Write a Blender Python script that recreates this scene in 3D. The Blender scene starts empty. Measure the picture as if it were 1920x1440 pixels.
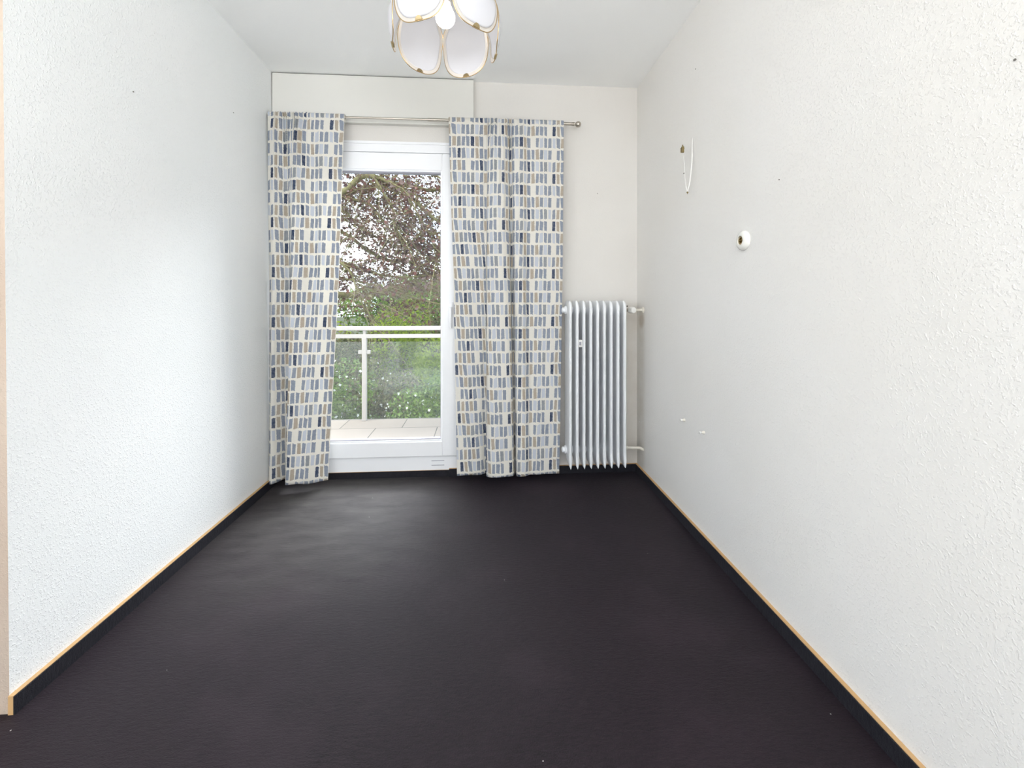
import bpy, bmesh, math, random
import numpy as np
from mathutils import Vector, Matrix, noise as mnoise

# ---------------------------------------------------------------- camera, world, lights, exposure
S = bpy.context.scene
COL = S.collection
FPX, HZ, CAMH, TH = 820.0, 570.0, 1.088, math.radians(4.15)
cam_data = bpy.data.cameras.new('camera')
cam_data.sensor_width = 36.0
cam_data.lens = FPX / 1920.0 * 36.0
cam_data.shift_y = -(720.0 - HZ) / 1920.0
cam_data.clip_start = 0.02
cam_data.clip_end = 400
cam = bpy.data.objects.new('camera', cam_data)
COL.objects.link(cam)
cam.location = (0, 0, CAMH)
cam.rotation_euler = (math.pi / 2, 0, -TH)
S.camera = cam

S.view_settings.view_transform = 'Standard'
S.view_settings.look = 'None'
S.view_settings.gamma = 1.0
S.view_settings.use_curve_mapping = False
S.view_settings.exposure = 0.36
S.cycles.use_denoising = True
S.cycles.max_bounces = 14
S.cycles.diffuse_bounces = 8
S.cycles.glossy_bounces = 4
S.cycles.transmission_bounces = 8
S.cycles.transparent_max_bounces = 16
S.cycles.sample_clamp_indirect = 6.0

SKY = 2.3
world = bpy.data.worlds.new('sky')
S.world = world
world.use_nodes = True
wn, wl = world.node_tree.nodes, world.node_tree.links
wn.clear()
w_tc = wn.new('ShaderNodeTexCoord')
w_no = wn.new('ShaderNodeTexNoise')
w_no.inputs['Scale'].default_value = 3.5
w_no.inputs['Detail'].default_value = 6
w_cr = wn.new('ShaderNodeValToRGB')
w_cr.color_ramp.elements[0].position = 0.38
w_cr.color_ramp.elements[0].color = (0.62, 0.77, 1.0, 1)
w_cr.color_ramp.elements[1].position = 0.58
w_cr.color_ramp.elements[1].color = (0.95, 0.97, 1.0, 1)
w_bg = wn.new('ShaderNodeBackground')
w_bg.inputs['Strength'].default_value = SKY
w_out = wn.new('ShaderNodeOutputWorld')
wl.new(w_tc.outputs['Generated'], w_no.inputs['Vector'])
wl.new(w_no.outputs['Fac'], w_cr.inputs['Fac'])
wl.new(w_cr.outputs['Color'], w_bg.inputs['Color'])
wl.new(w_bg.outputs['Background'], w_out.inputs['Surface'])


def area(name, loc, rot, sx, sy, power, color):
    d = bpy.data.lights.new(name, 'AREA')
    d.shape = 'RECTANGLE'
    d.size, d.size_y = sx, sy
    d.energy = power
    d.color = color
    o = bpy.data.objects.new(name, d)
    COL.objects.link(o)
    o.location = loc
    o.rotation_euler = rot
    return o


# fill lights added at made-up windows behind the camera, tilted up to the ceiling
REAR_LIGHT, RIGHT_LIGHT, LEFT_LIGHT, DOOR_LIGHT = 98.0, 135.0, 24.0, 60.0
area('fill_light_rear', (-1.0, -3.42, 1.42), (math.pi / 2 + 1.3, 0, 0), 3.5, 1.9, REAR_LIGHT, (1.0, 0.985, 0.965))
area('fill_light_right', (1.32, -1.8, 1.5), (math.pi / 2 + 1.3, 0, math.pi / 2), 1.6, 1.6, RIGHT_LIGHT, (0.96, 0.98, 1.0))
area('fill_light_left', (-3.58, -1.6, 1.5), (math.pi / 2 + 1.3, 0, -math.pi / 2), 1.9, 1.6, LEFT_LIGHT, (1.0, 0.98, 0.95))
# unseen fill panels added above the balcony to push light through the door
for dl_p, dl_t, dl_e in (((0.25, 4.6, 3.2), (-1.2, 1.6, 0.5), DOOR_LIGHT), ((-1.65, 5.3, 3.1), (0.9, 1.5, 0.7), DOOR_LIGHT * 0.33)):
    dl = area('fill_light_balcony', dl_p, (0, 0, 0), 1.8, 1.3, dl_e, (0.92, 0.95, 1.0))
    dl.rotation_euler = (Vector(dl_t) - Vector(dl_p)).to_track_quat('-Z', 'Y').to_euler()
    dl.data.spread = math.radians(75)
sun_d = bpy.data.lights.new('hazy_sun', 'SUN')
sun_d.energy = 3.5
sun_d.angle = math.radians(12)
sun_d.color = (1.0, 0.96, 0.88)
sun = bpy.data.objects.new('hazy_sun', sun_d)
COL.objects.link(sun)
sun.rotation_euler = (math.radians(48), 0, math.radians(-60))

# ---------------------------------------------------------------- helpers
CT, ST = math.cos(TH), math.sin(TH)


def ray(u, v):
    a, b = (u - 960) / FPX, (HZ - v) / FPX
    return (ST + a * CT, CT - a * ST, b)


def on_y(u, v, Y):
    r = ray(u, v)
    t = Y / r[1]
    return Vector((r[0] * t, Y, CAMH + r[2] * t))


def on_x(u, v, X):
    r = ray(u, v)
    t = X / r[0]
    return Vector((X, r[1] * t, CAMH + r[2] * t))


def link_mesh(name, me, mat=None, parent=None):
    o = bpy.data.objects.new(name, me)
    COL.objects.link(o)
    if mat:
        me.materials.append(mat)
    if parent:
        o.parent = parent
    return o


def obj(name, bm, mat=None, parent=None, smooth=False, angle=None):
    me = bpy.data.meshes.new(name)
    bmesh.ops.recalc_face_normals(bm, faces=bm.faces)
    bm.to_mesh(me)
    bm.free()
    if smooth:
        for p in me.polygons:
            p.use_smooth = True
        if angle:
            try:
                me.set_sharp_from_angle(angle=math.radians(angle))
            except Exception:
                pass
    return link_mesh(name, me, mat, parent)


def empty(name, loc=(0, 0, 0)):
    o = bpy.data.objects.new(name, None)
    COL.objects.link(o)
    o.location = loc
    o.empty_display_size = 0.05
    return o


def tag(o, label=None, cat=None, group=None, kind=None):
    if label:
        o['label'] = label
    if cat:
        o['category'] = cat
    if group:
        o['group'] = group
    if kind:
        o['kind'] = kind
    return o


def box(bm, x0, x1, y0, y1, z0, z1, bev=0.0):
    r = bmesh.ops.create_cube(bm, size=1.0)
    vs = r['verts']
    for v in vs:
        v.co = Vector(((x0 + x1) / 2 + v.co.x * (x1 - x0), (y0 + y1) / 2 + v.co.y * (y1 - y0),
                       (z0 + z1) / 2 + v.co.z * (z1 - z0)))
    if bev > 0:
        es = list({e for v in vs for e in v.link_edges})
        bmesh.ops.bevel(bm, geom=es, offset=bev, segments=2, affect='EDGES', profile=0.5)


def prism(bm, quad_bottom, quad_top):
    b = [bm.verts.new(p) for p in quad_bottom]
    t = [bm.verts.new(p) for p in quad_top]
    n = len(b)
    bm.faces.new(b[::-1])
    bm.faces.new(t)
    for i in range(n):
        bm.faces.new((b[i], b[(i + 1) % n], t[(i + 1) % n], t[i]))


def tube(bm, pts, rad, seg=10, cap=True, flat=None):
    pts = [Vector(p) for p in pts]
    rads = rad if isinstance(rad, (list, tuple)) else [rad] * len(pts)
    rings = []
    up = Vector((0, 0, 1))
    prev = None
    for i, p in enumerate(pts):
        d = (pts[min(i + 1, len(pts) - 1)] - pts[max(i - 1, 0)]).normalized()
        if prev is None:
            a = d.cross(up)
            if a.length < 1e-3:
                a = d.cross(Vector((1, 0, 0)))
            a.normalize()
        else:
            a = prev - d * prev.dot(d)
            if a.length < 1e-4:
                a = d.cross(up)
            a.normalize()
        prev = a
        b = d.cross(a)
        rings.append([bm.verts.new(p + (a * math.cos(2 * math.pi * k / seg) + b * math.sin(2 * math.pi * k / seg)) * rads[i])
                      for k in range(seg)])
    for i in range(len(rings) - 1):
        for k in range(seg):
            bm.faces.new((rings[i][k], rings[i][(k + 1) % seg], rings[i + 1][(k + 1) % seg], rings[i + 1][k]))
    if cap:
        bm.faces.new(rings[0][::-1])
        bm.faces.new(rings[-1])


def lathe(bm, prof, M=Matrix.Identity(4), seg=32):
    """prof: list of (r, h) turned about local Z, moved by M"""
    rings = []
    for r, h in prof:
        if r < 1e-6:
            rings.append([bm.verts.new(M @ Vector((0, 0, h)))])
        else:
            rings.append([bm.verts.new(M @ Vector((r * math.cos(2 * math.pi * k / seg), r * math.sin(2 * math.pi * k / seg), h)))
                          for k in range(seg)])
    for a, b in zip(rings[:-1], rings[1:]):
        if len(a) == 1 and len(b) == 1:
            continue
        for k in range(seg):
            k2 = (k + 1) % seg
            if len(a) == 1:
                bm.faces.new((a[0], b[k2], b[k]))
            elif len(b) == 1:
                bm.faces.new((a[k], a[k2], b[0]))
            else:
                bm.faces.new((a[k], a[k2], b[k2], b[k]))


def smoothstep(t):
    t = max(0.0, min(1.0, t))
    return t * t * (3 - 2 * t)


def crom(keys, t):
    """Catmull-Rom through evenly spaced keys, t in 0..1"""
    n = len(keys) - 1
    x = max(0.0, min(0.999999, t)) * n
    i = int(x)
    f = x - i
    p0, p1, p2, p3 = keys[max(i - 1, 0)], keys[i], keys[i + 1], keys[min(i + 2, n)]
    return 0.5 * (2 * p1 + (p2 - p0) * f + (2 * p0 - 5 * p1 + 4 * p2 - p3) * f * f + (3 * p1 - p0 - 3 * p2 + p3) * f ** 3)


# ---------------------------------------------------------------- materials
class NT:
    def __init__(self, name):
        self.m = bpy.data.materials.new(name)
        self.m.use_nodes = True
        self.n, self.l = self.m.node_tree.nodes, self.m.node_tree.links
        self.n.clear()
        self.out = self.n.new('ShaderNodeOutputMaterial')

    def add(self, t, **kw):
        nd = self.n.new(t)
        for k, v in kw.items():
            if hasattr(nd, k) and k not in nd.inputs:
                setattr(nd, k, v)
            else:
                nd.inputs[k].default_value = v
        return nd

    def link(self, a, b):
        self.l.new(a, b)

    def math(self, op, a, b=None, c=None):
        nd = self.n.new('ShaderNodeMath')
        nd.operation = op
        for i, x in enumerate((a, b, c)):
            if x is None:
                continue
            if isinstance(x, (int, float)):
                nd.inputs[i].default_value = x
            else:
                self.l.new(x, nd.inputs[i])
        return nd.outputs[0]

    def mix(self, fac, a, b):
        nd = self.n.new('ShaderNodeMix')
        nd.data_type = 'RGBA'
        for i, x in ((0, fac), (6, a), (7, b)):
            if isinstance(x, (int, float, tuple)):
                nd.inputs[i].default_value = x
            else:
                self.l.new(x, nd.inputs[i])
        return nd.outputs[2]

    def maprange(self, x, a, b, c=0.0, d=1.0, smooth=False):
        nd = self.n.new('ShaderNodeMapRange')
        nd.interpolation_type = 'SMOOTHSTEP' if smooth else 'LINEAR'
        self.l.new(x, nd.inputs[0])
        for i, v in zip((1, 2, 3, 4), (a, b, c, d)):
            nd.inputs[i].default_value = v
        return nd.outputs[0]


def srgb(r, g, b):
    f = lambda c: (c / 255 / 12.92) if c / 255 <= 0.04045 else ((c / 255 + 0.055) / 1.055) ** 2.4
    return (f(r), f(g), f(b), 1.0)


def simple(name, color, rough=0.5, metal=0.0, spec=0.5, bump=0.0, bscale=200.0, var=0.0, coat=0.0):
    t = NT(name)
    p = t.add('ShaderNodeBsdfPrincipled')
    p.inputs['Base Color'].default_value = color
    p.inputs['Roughness'].default_value = rough
    p.inputs['Metallic'].default_value = metal
    p.inputs['Specular IOR Level'].default_value = spec
    p.inputs['Coat Weight'].default_value = coat
    tc = t.add('ShaderNodeTexCoord')
    no = t.add('ShaderNodeTexNoise', Scale=bscale, Detail=3.0)
    t.link(tc.outputs['Object'], no.inputs['Vector'])
    if var:
        dark = tuple(c * (1 - var) for c in color[:3]) + (1,)
        t.link(t.mix(no.outputs['Fac'], dark, color), p.inputs['Base Color'])
    if bump:
        b = t.add('ShaderNodeBump', Strength=bump, Distance=0.002)
        t.link(no.outputs['Fac'], b.inputs['Height'])
        t.link(b.outputs['Normal'], p.inputs['Normal'])
    t.link(p.outputs['BSDF'], t.out.inputs['Surface'])
    return t.m


def woodchip(name, color, color2, strength=0.55, stain=False):
    """painted woodchip wallpaper"""
    t = NT(name)
    p = t.add('ShaderNodeBsdfPrincipled', Roughness=0.75)
    p.inputs['Specular IOR Level'].default_value = 0.25
    geo = t.add('ShaderNodeNewGeometry')
    n1 = t.add('ShaderNodeTexNoise', Scale=130.0, Detail=2.0, Roughness=0.6)
    n2 = t.add('ShaderNodeTexVoronoi', Scale=190.0)
    n3 = t.add('ShaderNodeTexNoise', Scale=1.6, Detail=3.0)
    for nd in (n1, n2, n3):
        t.link(geo.outputs['Position'], nd.inputs['Vector'])
    chips = t.maprange(n1.outputs['Fac'], 0.5, 0.68, 0, 1, True)
    pits = t.maprange(n2.outputs['Distance'], 0.0, 0.45, 0, 1)
    h = t.math('ADD', chips, t.math('MULTIPLY', pits, 0.35))
    b = t.add('ShaderNodeBump', Strength=strength, Distance=0.0014)
    t.link(h, b.inputs['Height'])
    t.link(b.outputs['Normal'], p.inputs['Normal'])
    c = t.mix(t.maprange(n3.outputs['Fac'], 0.35, 0.65), color, color2)
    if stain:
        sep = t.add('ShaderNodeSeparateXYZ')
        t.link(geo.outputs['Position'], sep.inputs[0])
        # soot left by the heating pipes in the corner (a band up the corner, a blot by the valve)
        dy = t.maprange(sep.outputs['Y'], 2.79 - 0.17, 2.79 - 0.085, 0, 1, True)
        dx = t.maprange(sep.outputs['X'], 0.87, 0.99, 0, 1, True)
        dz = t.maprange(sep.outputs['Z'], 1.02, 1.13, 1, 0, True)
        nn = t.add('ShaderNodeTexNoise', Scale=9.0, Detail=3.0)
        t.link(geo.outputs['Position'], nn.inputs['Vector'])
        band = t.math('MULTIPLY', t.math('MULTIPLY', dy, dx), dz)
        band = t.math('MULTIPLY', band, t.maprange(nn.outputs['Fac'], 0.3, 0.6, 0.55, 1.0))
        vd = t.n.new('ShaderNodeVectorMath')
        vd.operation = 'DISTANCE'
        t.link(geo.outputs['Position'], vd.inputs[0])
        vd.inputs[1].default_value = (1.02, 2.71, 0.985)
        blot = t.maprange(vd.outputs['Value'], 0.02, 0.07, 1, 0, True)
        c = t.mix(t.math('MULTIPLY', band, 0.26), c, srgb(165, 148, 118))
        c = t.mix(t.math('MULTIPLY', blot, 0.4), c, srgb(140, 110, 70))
    t.link(c, p.inputs['Base Color'])
    t.link(p.outputs['BSDF'], t.out.inputs['Surface'])
    return t.m


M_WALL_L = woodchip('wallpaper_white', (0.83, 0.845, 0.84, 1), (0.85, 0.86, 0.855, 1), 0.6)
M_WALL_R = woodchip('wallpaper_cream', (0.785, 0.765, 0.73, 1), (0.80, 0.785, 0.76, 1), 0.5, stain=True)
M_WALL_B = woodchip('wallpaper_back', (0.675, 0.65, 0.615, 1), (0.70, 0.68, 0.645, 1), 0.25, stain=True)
M_REVEAL = woodchip('wall_end_shaded', (0.42, 0.335, 0.27, 1), (0.48, 0.40, 0.33, 1), 0.4)  # beige tint with the shade on the wall end mixed into the colour
M_CEIL = woodchip('ceiling_paint', (0.90, 0.905, 0.90, 1), (0.92, 0.925, 0.92, 1), 0.15)
M_PLAIN = simple('plain_white_paint', (0.8, 0.79, 0.77, 1), 0.7)
M_CASING = simple('casing_paint', (0.70, 0.69, 0.65, 1), 0.55, spec=0.3, bump=0.03, bscale=60)
M_PALEFLOOR = simple('pale_floor', (0.75, 0.72, 0.66, 1), 0.5)
M_GAP = simple('shadow_gap_dark', (0.16, 0.15, 0.13, 1), 0.9)
M_PVC = simple('white_upvc', (0.87, 0.88, 0.90, 1), 0.28, spec=0.5)
M_GASKET = simple('grey_gasket', (0.33, 0.33, 0.38, 1), 0.6)
M_OAK = simple('light_oak_edge', srgb(196, 158, 110), 0.55, bump=0.1, bscale=90, var=0.15)
M_RAD = simple('radiator_enamel', (0.80, 0.815, 0.83, 1), 0.32, spec=0.5)
M_STEEL = simple('brushed_steel', (0.50, 0.46, 0.40, 1), 0.32, metal=1.0)
M_BRASS = simple('aged_brass', (0.46, 0.36, 0.20, 1), 0.35, metal=1.0)
M_DARKBRASS = simple('dark_brass', (0.22, 0.17, 0.08, 1), 0.5, metal=0.8)
M_GOLDFRAME = simple('gold_frame', (0.62, 0.46, 0.26, 1), 0.25, metal=1.0)
M_CERAMIC = simple('white_ceramic', (0.80, 0.79, 0.74, 1), 0.18, spec=0.6)
M_PLASTIC = simple('white_plastic', (0.78, 0.77, 0.74, 1), 0.4)
M_CREAMPIPE = simple('cream_pipe_paint', (0.72, 0.68, 0.60, 1), 0.4, bump=0.1, bscale=60)
M_DARK = simple('dark_hole', (0.02, 0.02, 0.02, 1), 0.9)
M_RAIL = simple('balcony_rail_paint', (0.44, 0.42, 0.40, 1), 0.45)
M_BARK = simple('mossy_bark', (0.24, 0.22, 0.10, 1), 0.9, bump=0.8, bscale=25, var=0.5)
M_SOIL = simple('garden_ground', (0.06, 0.075, 0.03, 1), 0.95, bump=0.5, bscale=12, var=0.5)


def carpet_mat(name, base, light, wear_and_door_light=True):
    t = NT(name)
    p = t.add('ShaderNodeBsdfPrincipled', Roughness=0.50)
    p.inputs['Specular IOR Level'].default_value = 0.16
    p.inputs['Sheen Weight'].default_value = 0.04
    p.inputs['Sheen Roughness'].default_value = 0.4
    p.inputs['Sheen Tint'].default_value = (0.80, 0.80, 0.92, 1)
    geo = t.add('ShaderNodeNewGeometry')
    mp = t.add('ShaderNodeMapping')
    mp.inputs['Scale'].default_value = (1.0, 3.2, 1.0)
    t.link(geo.outputs['Position'], mp.inputs['Vector'])
    f1 = t.add('ShaderNodeTexNoise', Scale=260.0, Detail=3.0, Roughness=0.7)
    f2 = t.add('ShaderNodeTexNoise', Scale=38.0, Detail=4.0, Roughness=0.65)
    f3 = t.add('ShaderNodeTexNoise', Scale=2.2, Detail=4.0, Roughness=0.6)
    t.link(geo.outputs['Position'], f1.inputs['Vector'])
    t.link(mp.outputs['Vector'], f2.inputs['Vector'])
    t.link(geo.outputs['Position'], f3.inputs['Vector'])
    a = t.math('MULTIPLY', t.maprange(f1.outputs['Fac'], 0.35, 0.7), 0.55)
    a = t.math('ADD', a, t.math('MULTIPLY', t.maprange(f2.outputs['Fac'], 0.35, 0.7), 0.45))
    c = t.mix(a, base, light)
    if wear_and_door_light:
        c = t.mix(t.math('MULTIPLY', t.maprange(f3.outputs['Fac'], 0.48, 0.68, 0, 1, True), 0.35), c, tuple(x * 1.5 for x in light[:3]) + (1,))
        # pool of door light painted into the pile in front of the balcony door
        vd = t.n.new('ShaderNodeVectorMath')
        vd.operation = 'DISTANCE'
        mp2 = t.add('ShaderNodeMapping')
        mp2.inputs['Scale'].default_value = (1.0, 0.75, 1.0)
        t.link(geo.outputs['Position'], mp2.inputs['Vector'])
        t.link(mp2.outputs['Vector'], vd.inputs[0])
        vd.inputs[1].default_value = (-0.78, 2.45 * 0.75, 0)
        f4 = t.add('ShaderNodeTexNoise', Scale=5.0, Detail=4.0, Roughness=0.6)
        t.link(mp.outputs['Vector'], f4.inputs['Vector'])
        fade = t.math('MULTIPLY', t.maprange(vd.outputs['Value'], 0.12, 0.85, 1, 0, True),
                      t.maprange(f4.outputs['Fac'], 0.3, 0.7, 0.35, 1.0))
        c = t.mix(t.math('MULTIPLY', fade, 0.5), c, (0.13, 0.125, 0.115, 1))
        # a few bits of white lint
        vo = t.add('ShaderNodeTexVoronoi', Scale=9.0)
        t.link(geo.outputs['Position'], vo.inputs['Vector'])
        lint = t.math('LESS_THAN', vo.outputs['Distance'], 0.016)
        c = t.mix(lint, c, (0.55, 0.53, 0.5, 1))
    t.link(c, p.inputs['Base Color'])
    b = t.add('ShaderNodeBump', Strength=0.55, Distance=0.003)
    t.link(t.math('ADD', f1.outputs['Fac'], f2.outputs['Fac']), b.inputs['Height'])
    t.link(b.outputs['Normal'], p.inputs['Normal'])
    t.link(p.outputs['BSDF'], t.out.inputs['Surface'])
    return t.m


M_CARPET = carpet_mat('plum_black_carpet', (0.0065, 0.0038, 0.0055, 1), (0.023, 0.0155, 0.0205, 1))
M_CARPET_STRIP = carpet_mat('carpet_skirting', (0.009, 0.009, 0.012, 1), (0.026, 0.025, 0.031, 1), wear_and_door_light=False)


def glass_mat(name, tint=(1, 1, 1, 1), haze=0.0, rough=0.0, spec=1.0):
    t = NT(name)
    tr = t.add('ShaderNodeBsdfTransparent')
    tr.inputs['Color'].default_value = tint
    gl = t.add('ShaderNodeBsdfGlossy', Roughness=rough)
    fr = t.add('ShaderNodeFresnel', IOR=1.45)
    geo = t.add('ShaderNodeNewGeometry')
    mx = t.add('ShaderNodeMixShader')
    # front and back faces alike: Schlick from the facing angle
    lw = t.add('ShaderNodeLayerWeight', Blend=0.12)
    fac = t.math('ADD', t.math('MULTIPLY', t.math('POWER', lw.outputs['Facing'], 4.0), 0.6), 0.045 * spec)
    t.link(fac, mx.inputs[0])
    t.link(tr.outputs[0], mx.inputs[1])
    t.link(gl.outputs[0], mx.inputs[2])
    last = mx
    if haze > 0:
        df = t.add('ShaderNodeBsdfDiffuse')
        df.inputs['Color'].default_value = (0.6, 0.65, 0.68, 1)
        no = t.add('ShaderNodeTexNoise', Scale=2.0, Detail=3.0)
        tc = t.add('ShaderNodeTexCoord')
        t.link(tc.outputs['Object'], no.inputs['Vector'])
        m2 = t.add('ShaderNodeMixShader')
        t.link(t.math('MULTIPLY', t.maprange(no.outputs['Fac'], 0.35, 0.7, 0.5, 1.2), haze), m2.inputs[0])
        t.link(last.outputs[0], m2.inputs[1])
        t.link(df.outputs[0], m2.inputs[2])
        last = m2
    t.link(last.outputs[0], t.out.inputs['Surface'])
    return t.m


M_GLASS = glass_mat('door_glass', (0.98, 0.99, 0.985, 1), haze=0.012, spec=0.15)
M_BALGLASS = glass_mat('balustrade_glass', (0.94, 0.96, 0.95, 1), haze=0.06, spec=0.8)


def leaf_mat(name, cols, trans=0.35):
    t = NT(name)
    geo = t.add('ShaderNodeNewGeometry')
    cr = t.add('ShaderNodeValToRGB')
    el = cr.color_ramp.elements
    el[0].position, el[0].color = 0.0, cols[0]
    el[1].position, el[1].color = 1.0, cols[-1]
    for i, c in enumerate(cols[1:-1]):
        e = el.new((i + 1) / (len(cols) - 1))
        e.color = c
    t.link(geo.outputs['Random Per Island'], cr.inputs['Fac'])
    df = t.add('ShaderNodeBsdfPrincipled', Roughness=0.55)
    t.link(cr.outputs['Color'], df.inputs['Base Color'])
    tl = t.add('ShaderNodeBsdfTranslucent')
    t.link(cr.outputs['Color'], tl.inputs['Color'])
    mx = t.add('ShaderNodeMixShader')
    mx.inputs[0].default_value = trans
    t.link(df.outputs[0], mx.inputs[1])
    t.link(tl.outputs[0], mx.inputs[2])
    t.link(mx.outputs[0], t.out.inputs['Surface'])
    return t.m


M_BEECH = leaf_mat('copper_beech_leaves', [(0.065, 0.040, 0.042, 1), (0.15, 0.075, 0.060, 1), (0.13, 0.125, 0.05, 1),
                                           (0.21, 0.085, 0.065, 1), (0.15, 0.11, 0.10, 1), (0.28, 0.20, 0.17, 1)])
M_LIME = leaf_mat('yellow_green_leaves', [(0.18, 0.27, 0.02, 1), (0.34, 0.46, 0.04, 1), (0.44, 0.54, 0.08, 1), (0.24, 0.33, 0.06, 1)], 0.5)
M_GREEN = leaf_mat('mid_green_leaves', [(0.04, 0.09, 0.015, 1), (0.14, 0.24, 0.03, 1), (0.25, 0.36, 0.08, 1), (0.11, 0.15, 0.05, 1)])
M_OLIVE = leaf_mat('olive_leaves', [(0.06, 0.07, 0.025, 1), (0.16, 0.18, 0.05, 1), (0.28, 0.27, 0.13, 1), (0.17, 0.12, 0.08, 1)])
M_FLOWER = leaf_mat('white_petals', [(0.75, 0.75, 0.7, 1), (0.85, 0.85, 0.8, 1)], 0.3)


def curtain_mat():
    """cream cotton printed with rows of brush-stroke bricks; UV is in metres of cloth"""
    t = NT('printed_curtain_cotton')
    CW, RH, NC = 0.0262, 0.0735, 14
    G, N, T, P, C, D = (srgb(146, 154, 168), srgb(66, 78, 102), srgb(182, 170, 153), srgb(200, 205, 213),
                        srgb(232, 229, 220), srgb(152, 156, 160))
    rows = ['PGTDGGNTGCGPGG', 'NTGPGGDPGTGGGC', 'GTGTGCGGNGPGDP', 'CGGNGPGTGGTGPG']
    pal = dict(G=G, N=N, T=T, P=P, C=C, D=D)
    uv = t.add('ShaderNodeUVMap')
    uv.uv_map = 'UVMap'
    nz = t.add('ShaderNodeTexNoise', Scale=170.0, Detail=2.0)
    t.link(uv.outputs[0], nz.inputs['Vector'])
    sepn = t.add('ShaderNodeSeparateColor')
    t.link(nz.outputs['Color'], sepn.inputs[0])
    sep = t.add('ShaderNodeSeparateXYZ')
    t.link(uv.outputs[0], sep.inputs[0])
    U = t.math('ADD', sep.outputs['X'], t.math('MULTIPLY', t.math('SUBTRACT', sepn.outputs[0], 0.5), 0.0055))
    V = t.math('ADD', sep.outputs['Y'], t.math('MULTIPLY', t.math('SUBTRACT', sepn.outputs[1], 0.5), 0.0140))
    r0 = t.math('FLOOR', t.math('DIVIDE', V, RH))
    # every row is shifted a little against its neighbour
    u0 = t.math('DIVIDE', U, CW)
    col = t.math('FLOOR', u0)
    fx = t.math('FRACT', u0)
    fy = t.math('FRACT', t.math('DIVIDE', V, RH))
    colm = t.math('FLOORED_MODULO', col, float(NC))
    rowm = t.math('FLOORED_MODULO', r0, 4.0)
    cmb = t.add('ShaderNodeCombineXYZ')
    t.link(colm, cmb.inputs[0])
    t.link(rowm, cmb.inputs[1])
    wn_ = t.add('ShaderNodeTexWhiteNoise')
    wn_.noise_dimensions = '3D'
    t.link(cmb.outputs[0], wn_.inputs['Vector'])
    hs = t.add('ShaderNodeSeparateColor')
    t.link(wn_.outputs['Color'], hs.inputs[0])
    h1, h2, h3 = hs.outputs[0], hs.outputs[1], hs.outputs[2]
    fyc = t.math('SUBTRACT', fy, 0.5)
    fxc = t.math('SUBTRACT', fx, 0.5)
    # slanted sides and slanted ends, different for every brick
    x1 = t.math('ADD', fxc, t.math('MULTIPLY', t.math('MULTIPLY', t.math('SUBTRACT', h1, 0.5), 0.42), fyc))
    half = t.math('ADD', 0.318, t.math('MULTIPLY', h2, 0.09))
    half = t.math('ADD', half, t.math('MULTIPLY', t.math('MULTIPLY', t.math('SUBTRACT', h3, 0.5), 0.16), fyc))
    inx = t.math('LESS_THAN', t.math('ABSOLUTE', x1), half)
    y1 = t.math('ADD', fyc, t.math('MULTIPLY', t.math('MULTIPLY', t.math('SUBTRACT', h3, 0.5), 0.22), fxc))
    yh = t.math('ADD', 0.385, t.math('MULTIPLY', h1, 0.045))
    iny = t.math('LESS_THAN', t.math('ABSOLUTE', y1), yh)
    mask = t.math('MULTIPLY', inx, iny)
    fac = t.math('DIVIDE', t.math('ADD', colm, 0.5), float(NC))
    res = None
    for ri, seq in enumerate(rows):
        cr = t.add('ShaderNodeValToRGB')
        cr.color_ramp.interpolation = 'CONSTANT'
        el = cr.color_ramp.elements
        el[0].position, el[0].color = 0.0, pal[seq[0]]
        el[1].position, el[1].color = 1 / NC, pal[seq[1]]
        for k in range(2, NC):
            e = el.new(k / NC)
            e.color = pal[seq[k]]
        t.link(fac, cr.inputs['Fac'])
        if res is None:
            res = cr.outputs['Color']
        else:
            eq = t.math('COMPARE', rowm, float(ri), 0.3)
            res = t.mix(eq, res, cr.outputs['Color'])
    # brush texture inside the bricks
    nb = t.add('ShaderNodeTexNoise', Scale=60.0, Detail=3.0)
    t.link(uv.outputs[0], nb.inputs['Vector'])
    res2 = t.mix(t.math('MULTIPLY', t.maprange(nb.outputs['Fac'], 0.4, 0.7), 0.16), res, srgb(205, 208, 212))
    colr = t.mix(mask, C, res2)
    p = t.add('ShaderNodeBsdfPrincipled', Roughness=0.85)
    p.inputs['Specular IOR Level'].default_value = 0.15
    t.link(colr, p.inputs['Base Color'])
    wv = t.add('ShaderNodeTexNoise', Scale=900.0, Detail=1.0)
    t.link(uv.outputs[0], wv.inputs['Vector'])
    b = t.add('ShaderNodeBump', Strength=0.08, Distance=0.001)
    t.link(wv.outputs['Fac'], b.inputs['Height'])
    t.link(b.outputs['Normal'], p.inputs['Normal'])
    tl = t.add('ShaderNodeBsdfTranslucent')
    t.link(colr, tl.inputs['Color'])
    mx = t.add('ShaderNodeMixShader')
    mx.inputs[0].default_value = 0.22
    t.link(p.outputs[0], mx.inputs[1])
    t.link(tl.outputs[0], mx.inputs[2])
    t.link(mx.outputs[0], t.out.inputs['Surface'])
    return t.m


M_CURTAIN = curtain_mat()


def opal_mat():
    t = NT('opal_petal_glass')
    p = t.add('ShaderNodeBsdfPrincipled', Roughness=0.15)
    p.inputs['Base Color'].default_value = (0.78, 0.79, 0.84, 1)
    tl = t.add('ShaderNodeBsdfTranslucent')
    tl.inputs['Color'].default_value = (0.86, 0.85, 0.84, 1)
    mx = t.add('ShaderNodeMixShader')
    mx.inputs[0].default_value = 0.4
    t.link(p.outputs[0], mx.inputs[1])
    t.link(tl.outputs[0], mx.inputs[2])
    t.link(mx.outputs[0], t.out.inputs['Surface'])
    return t.m


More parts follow.
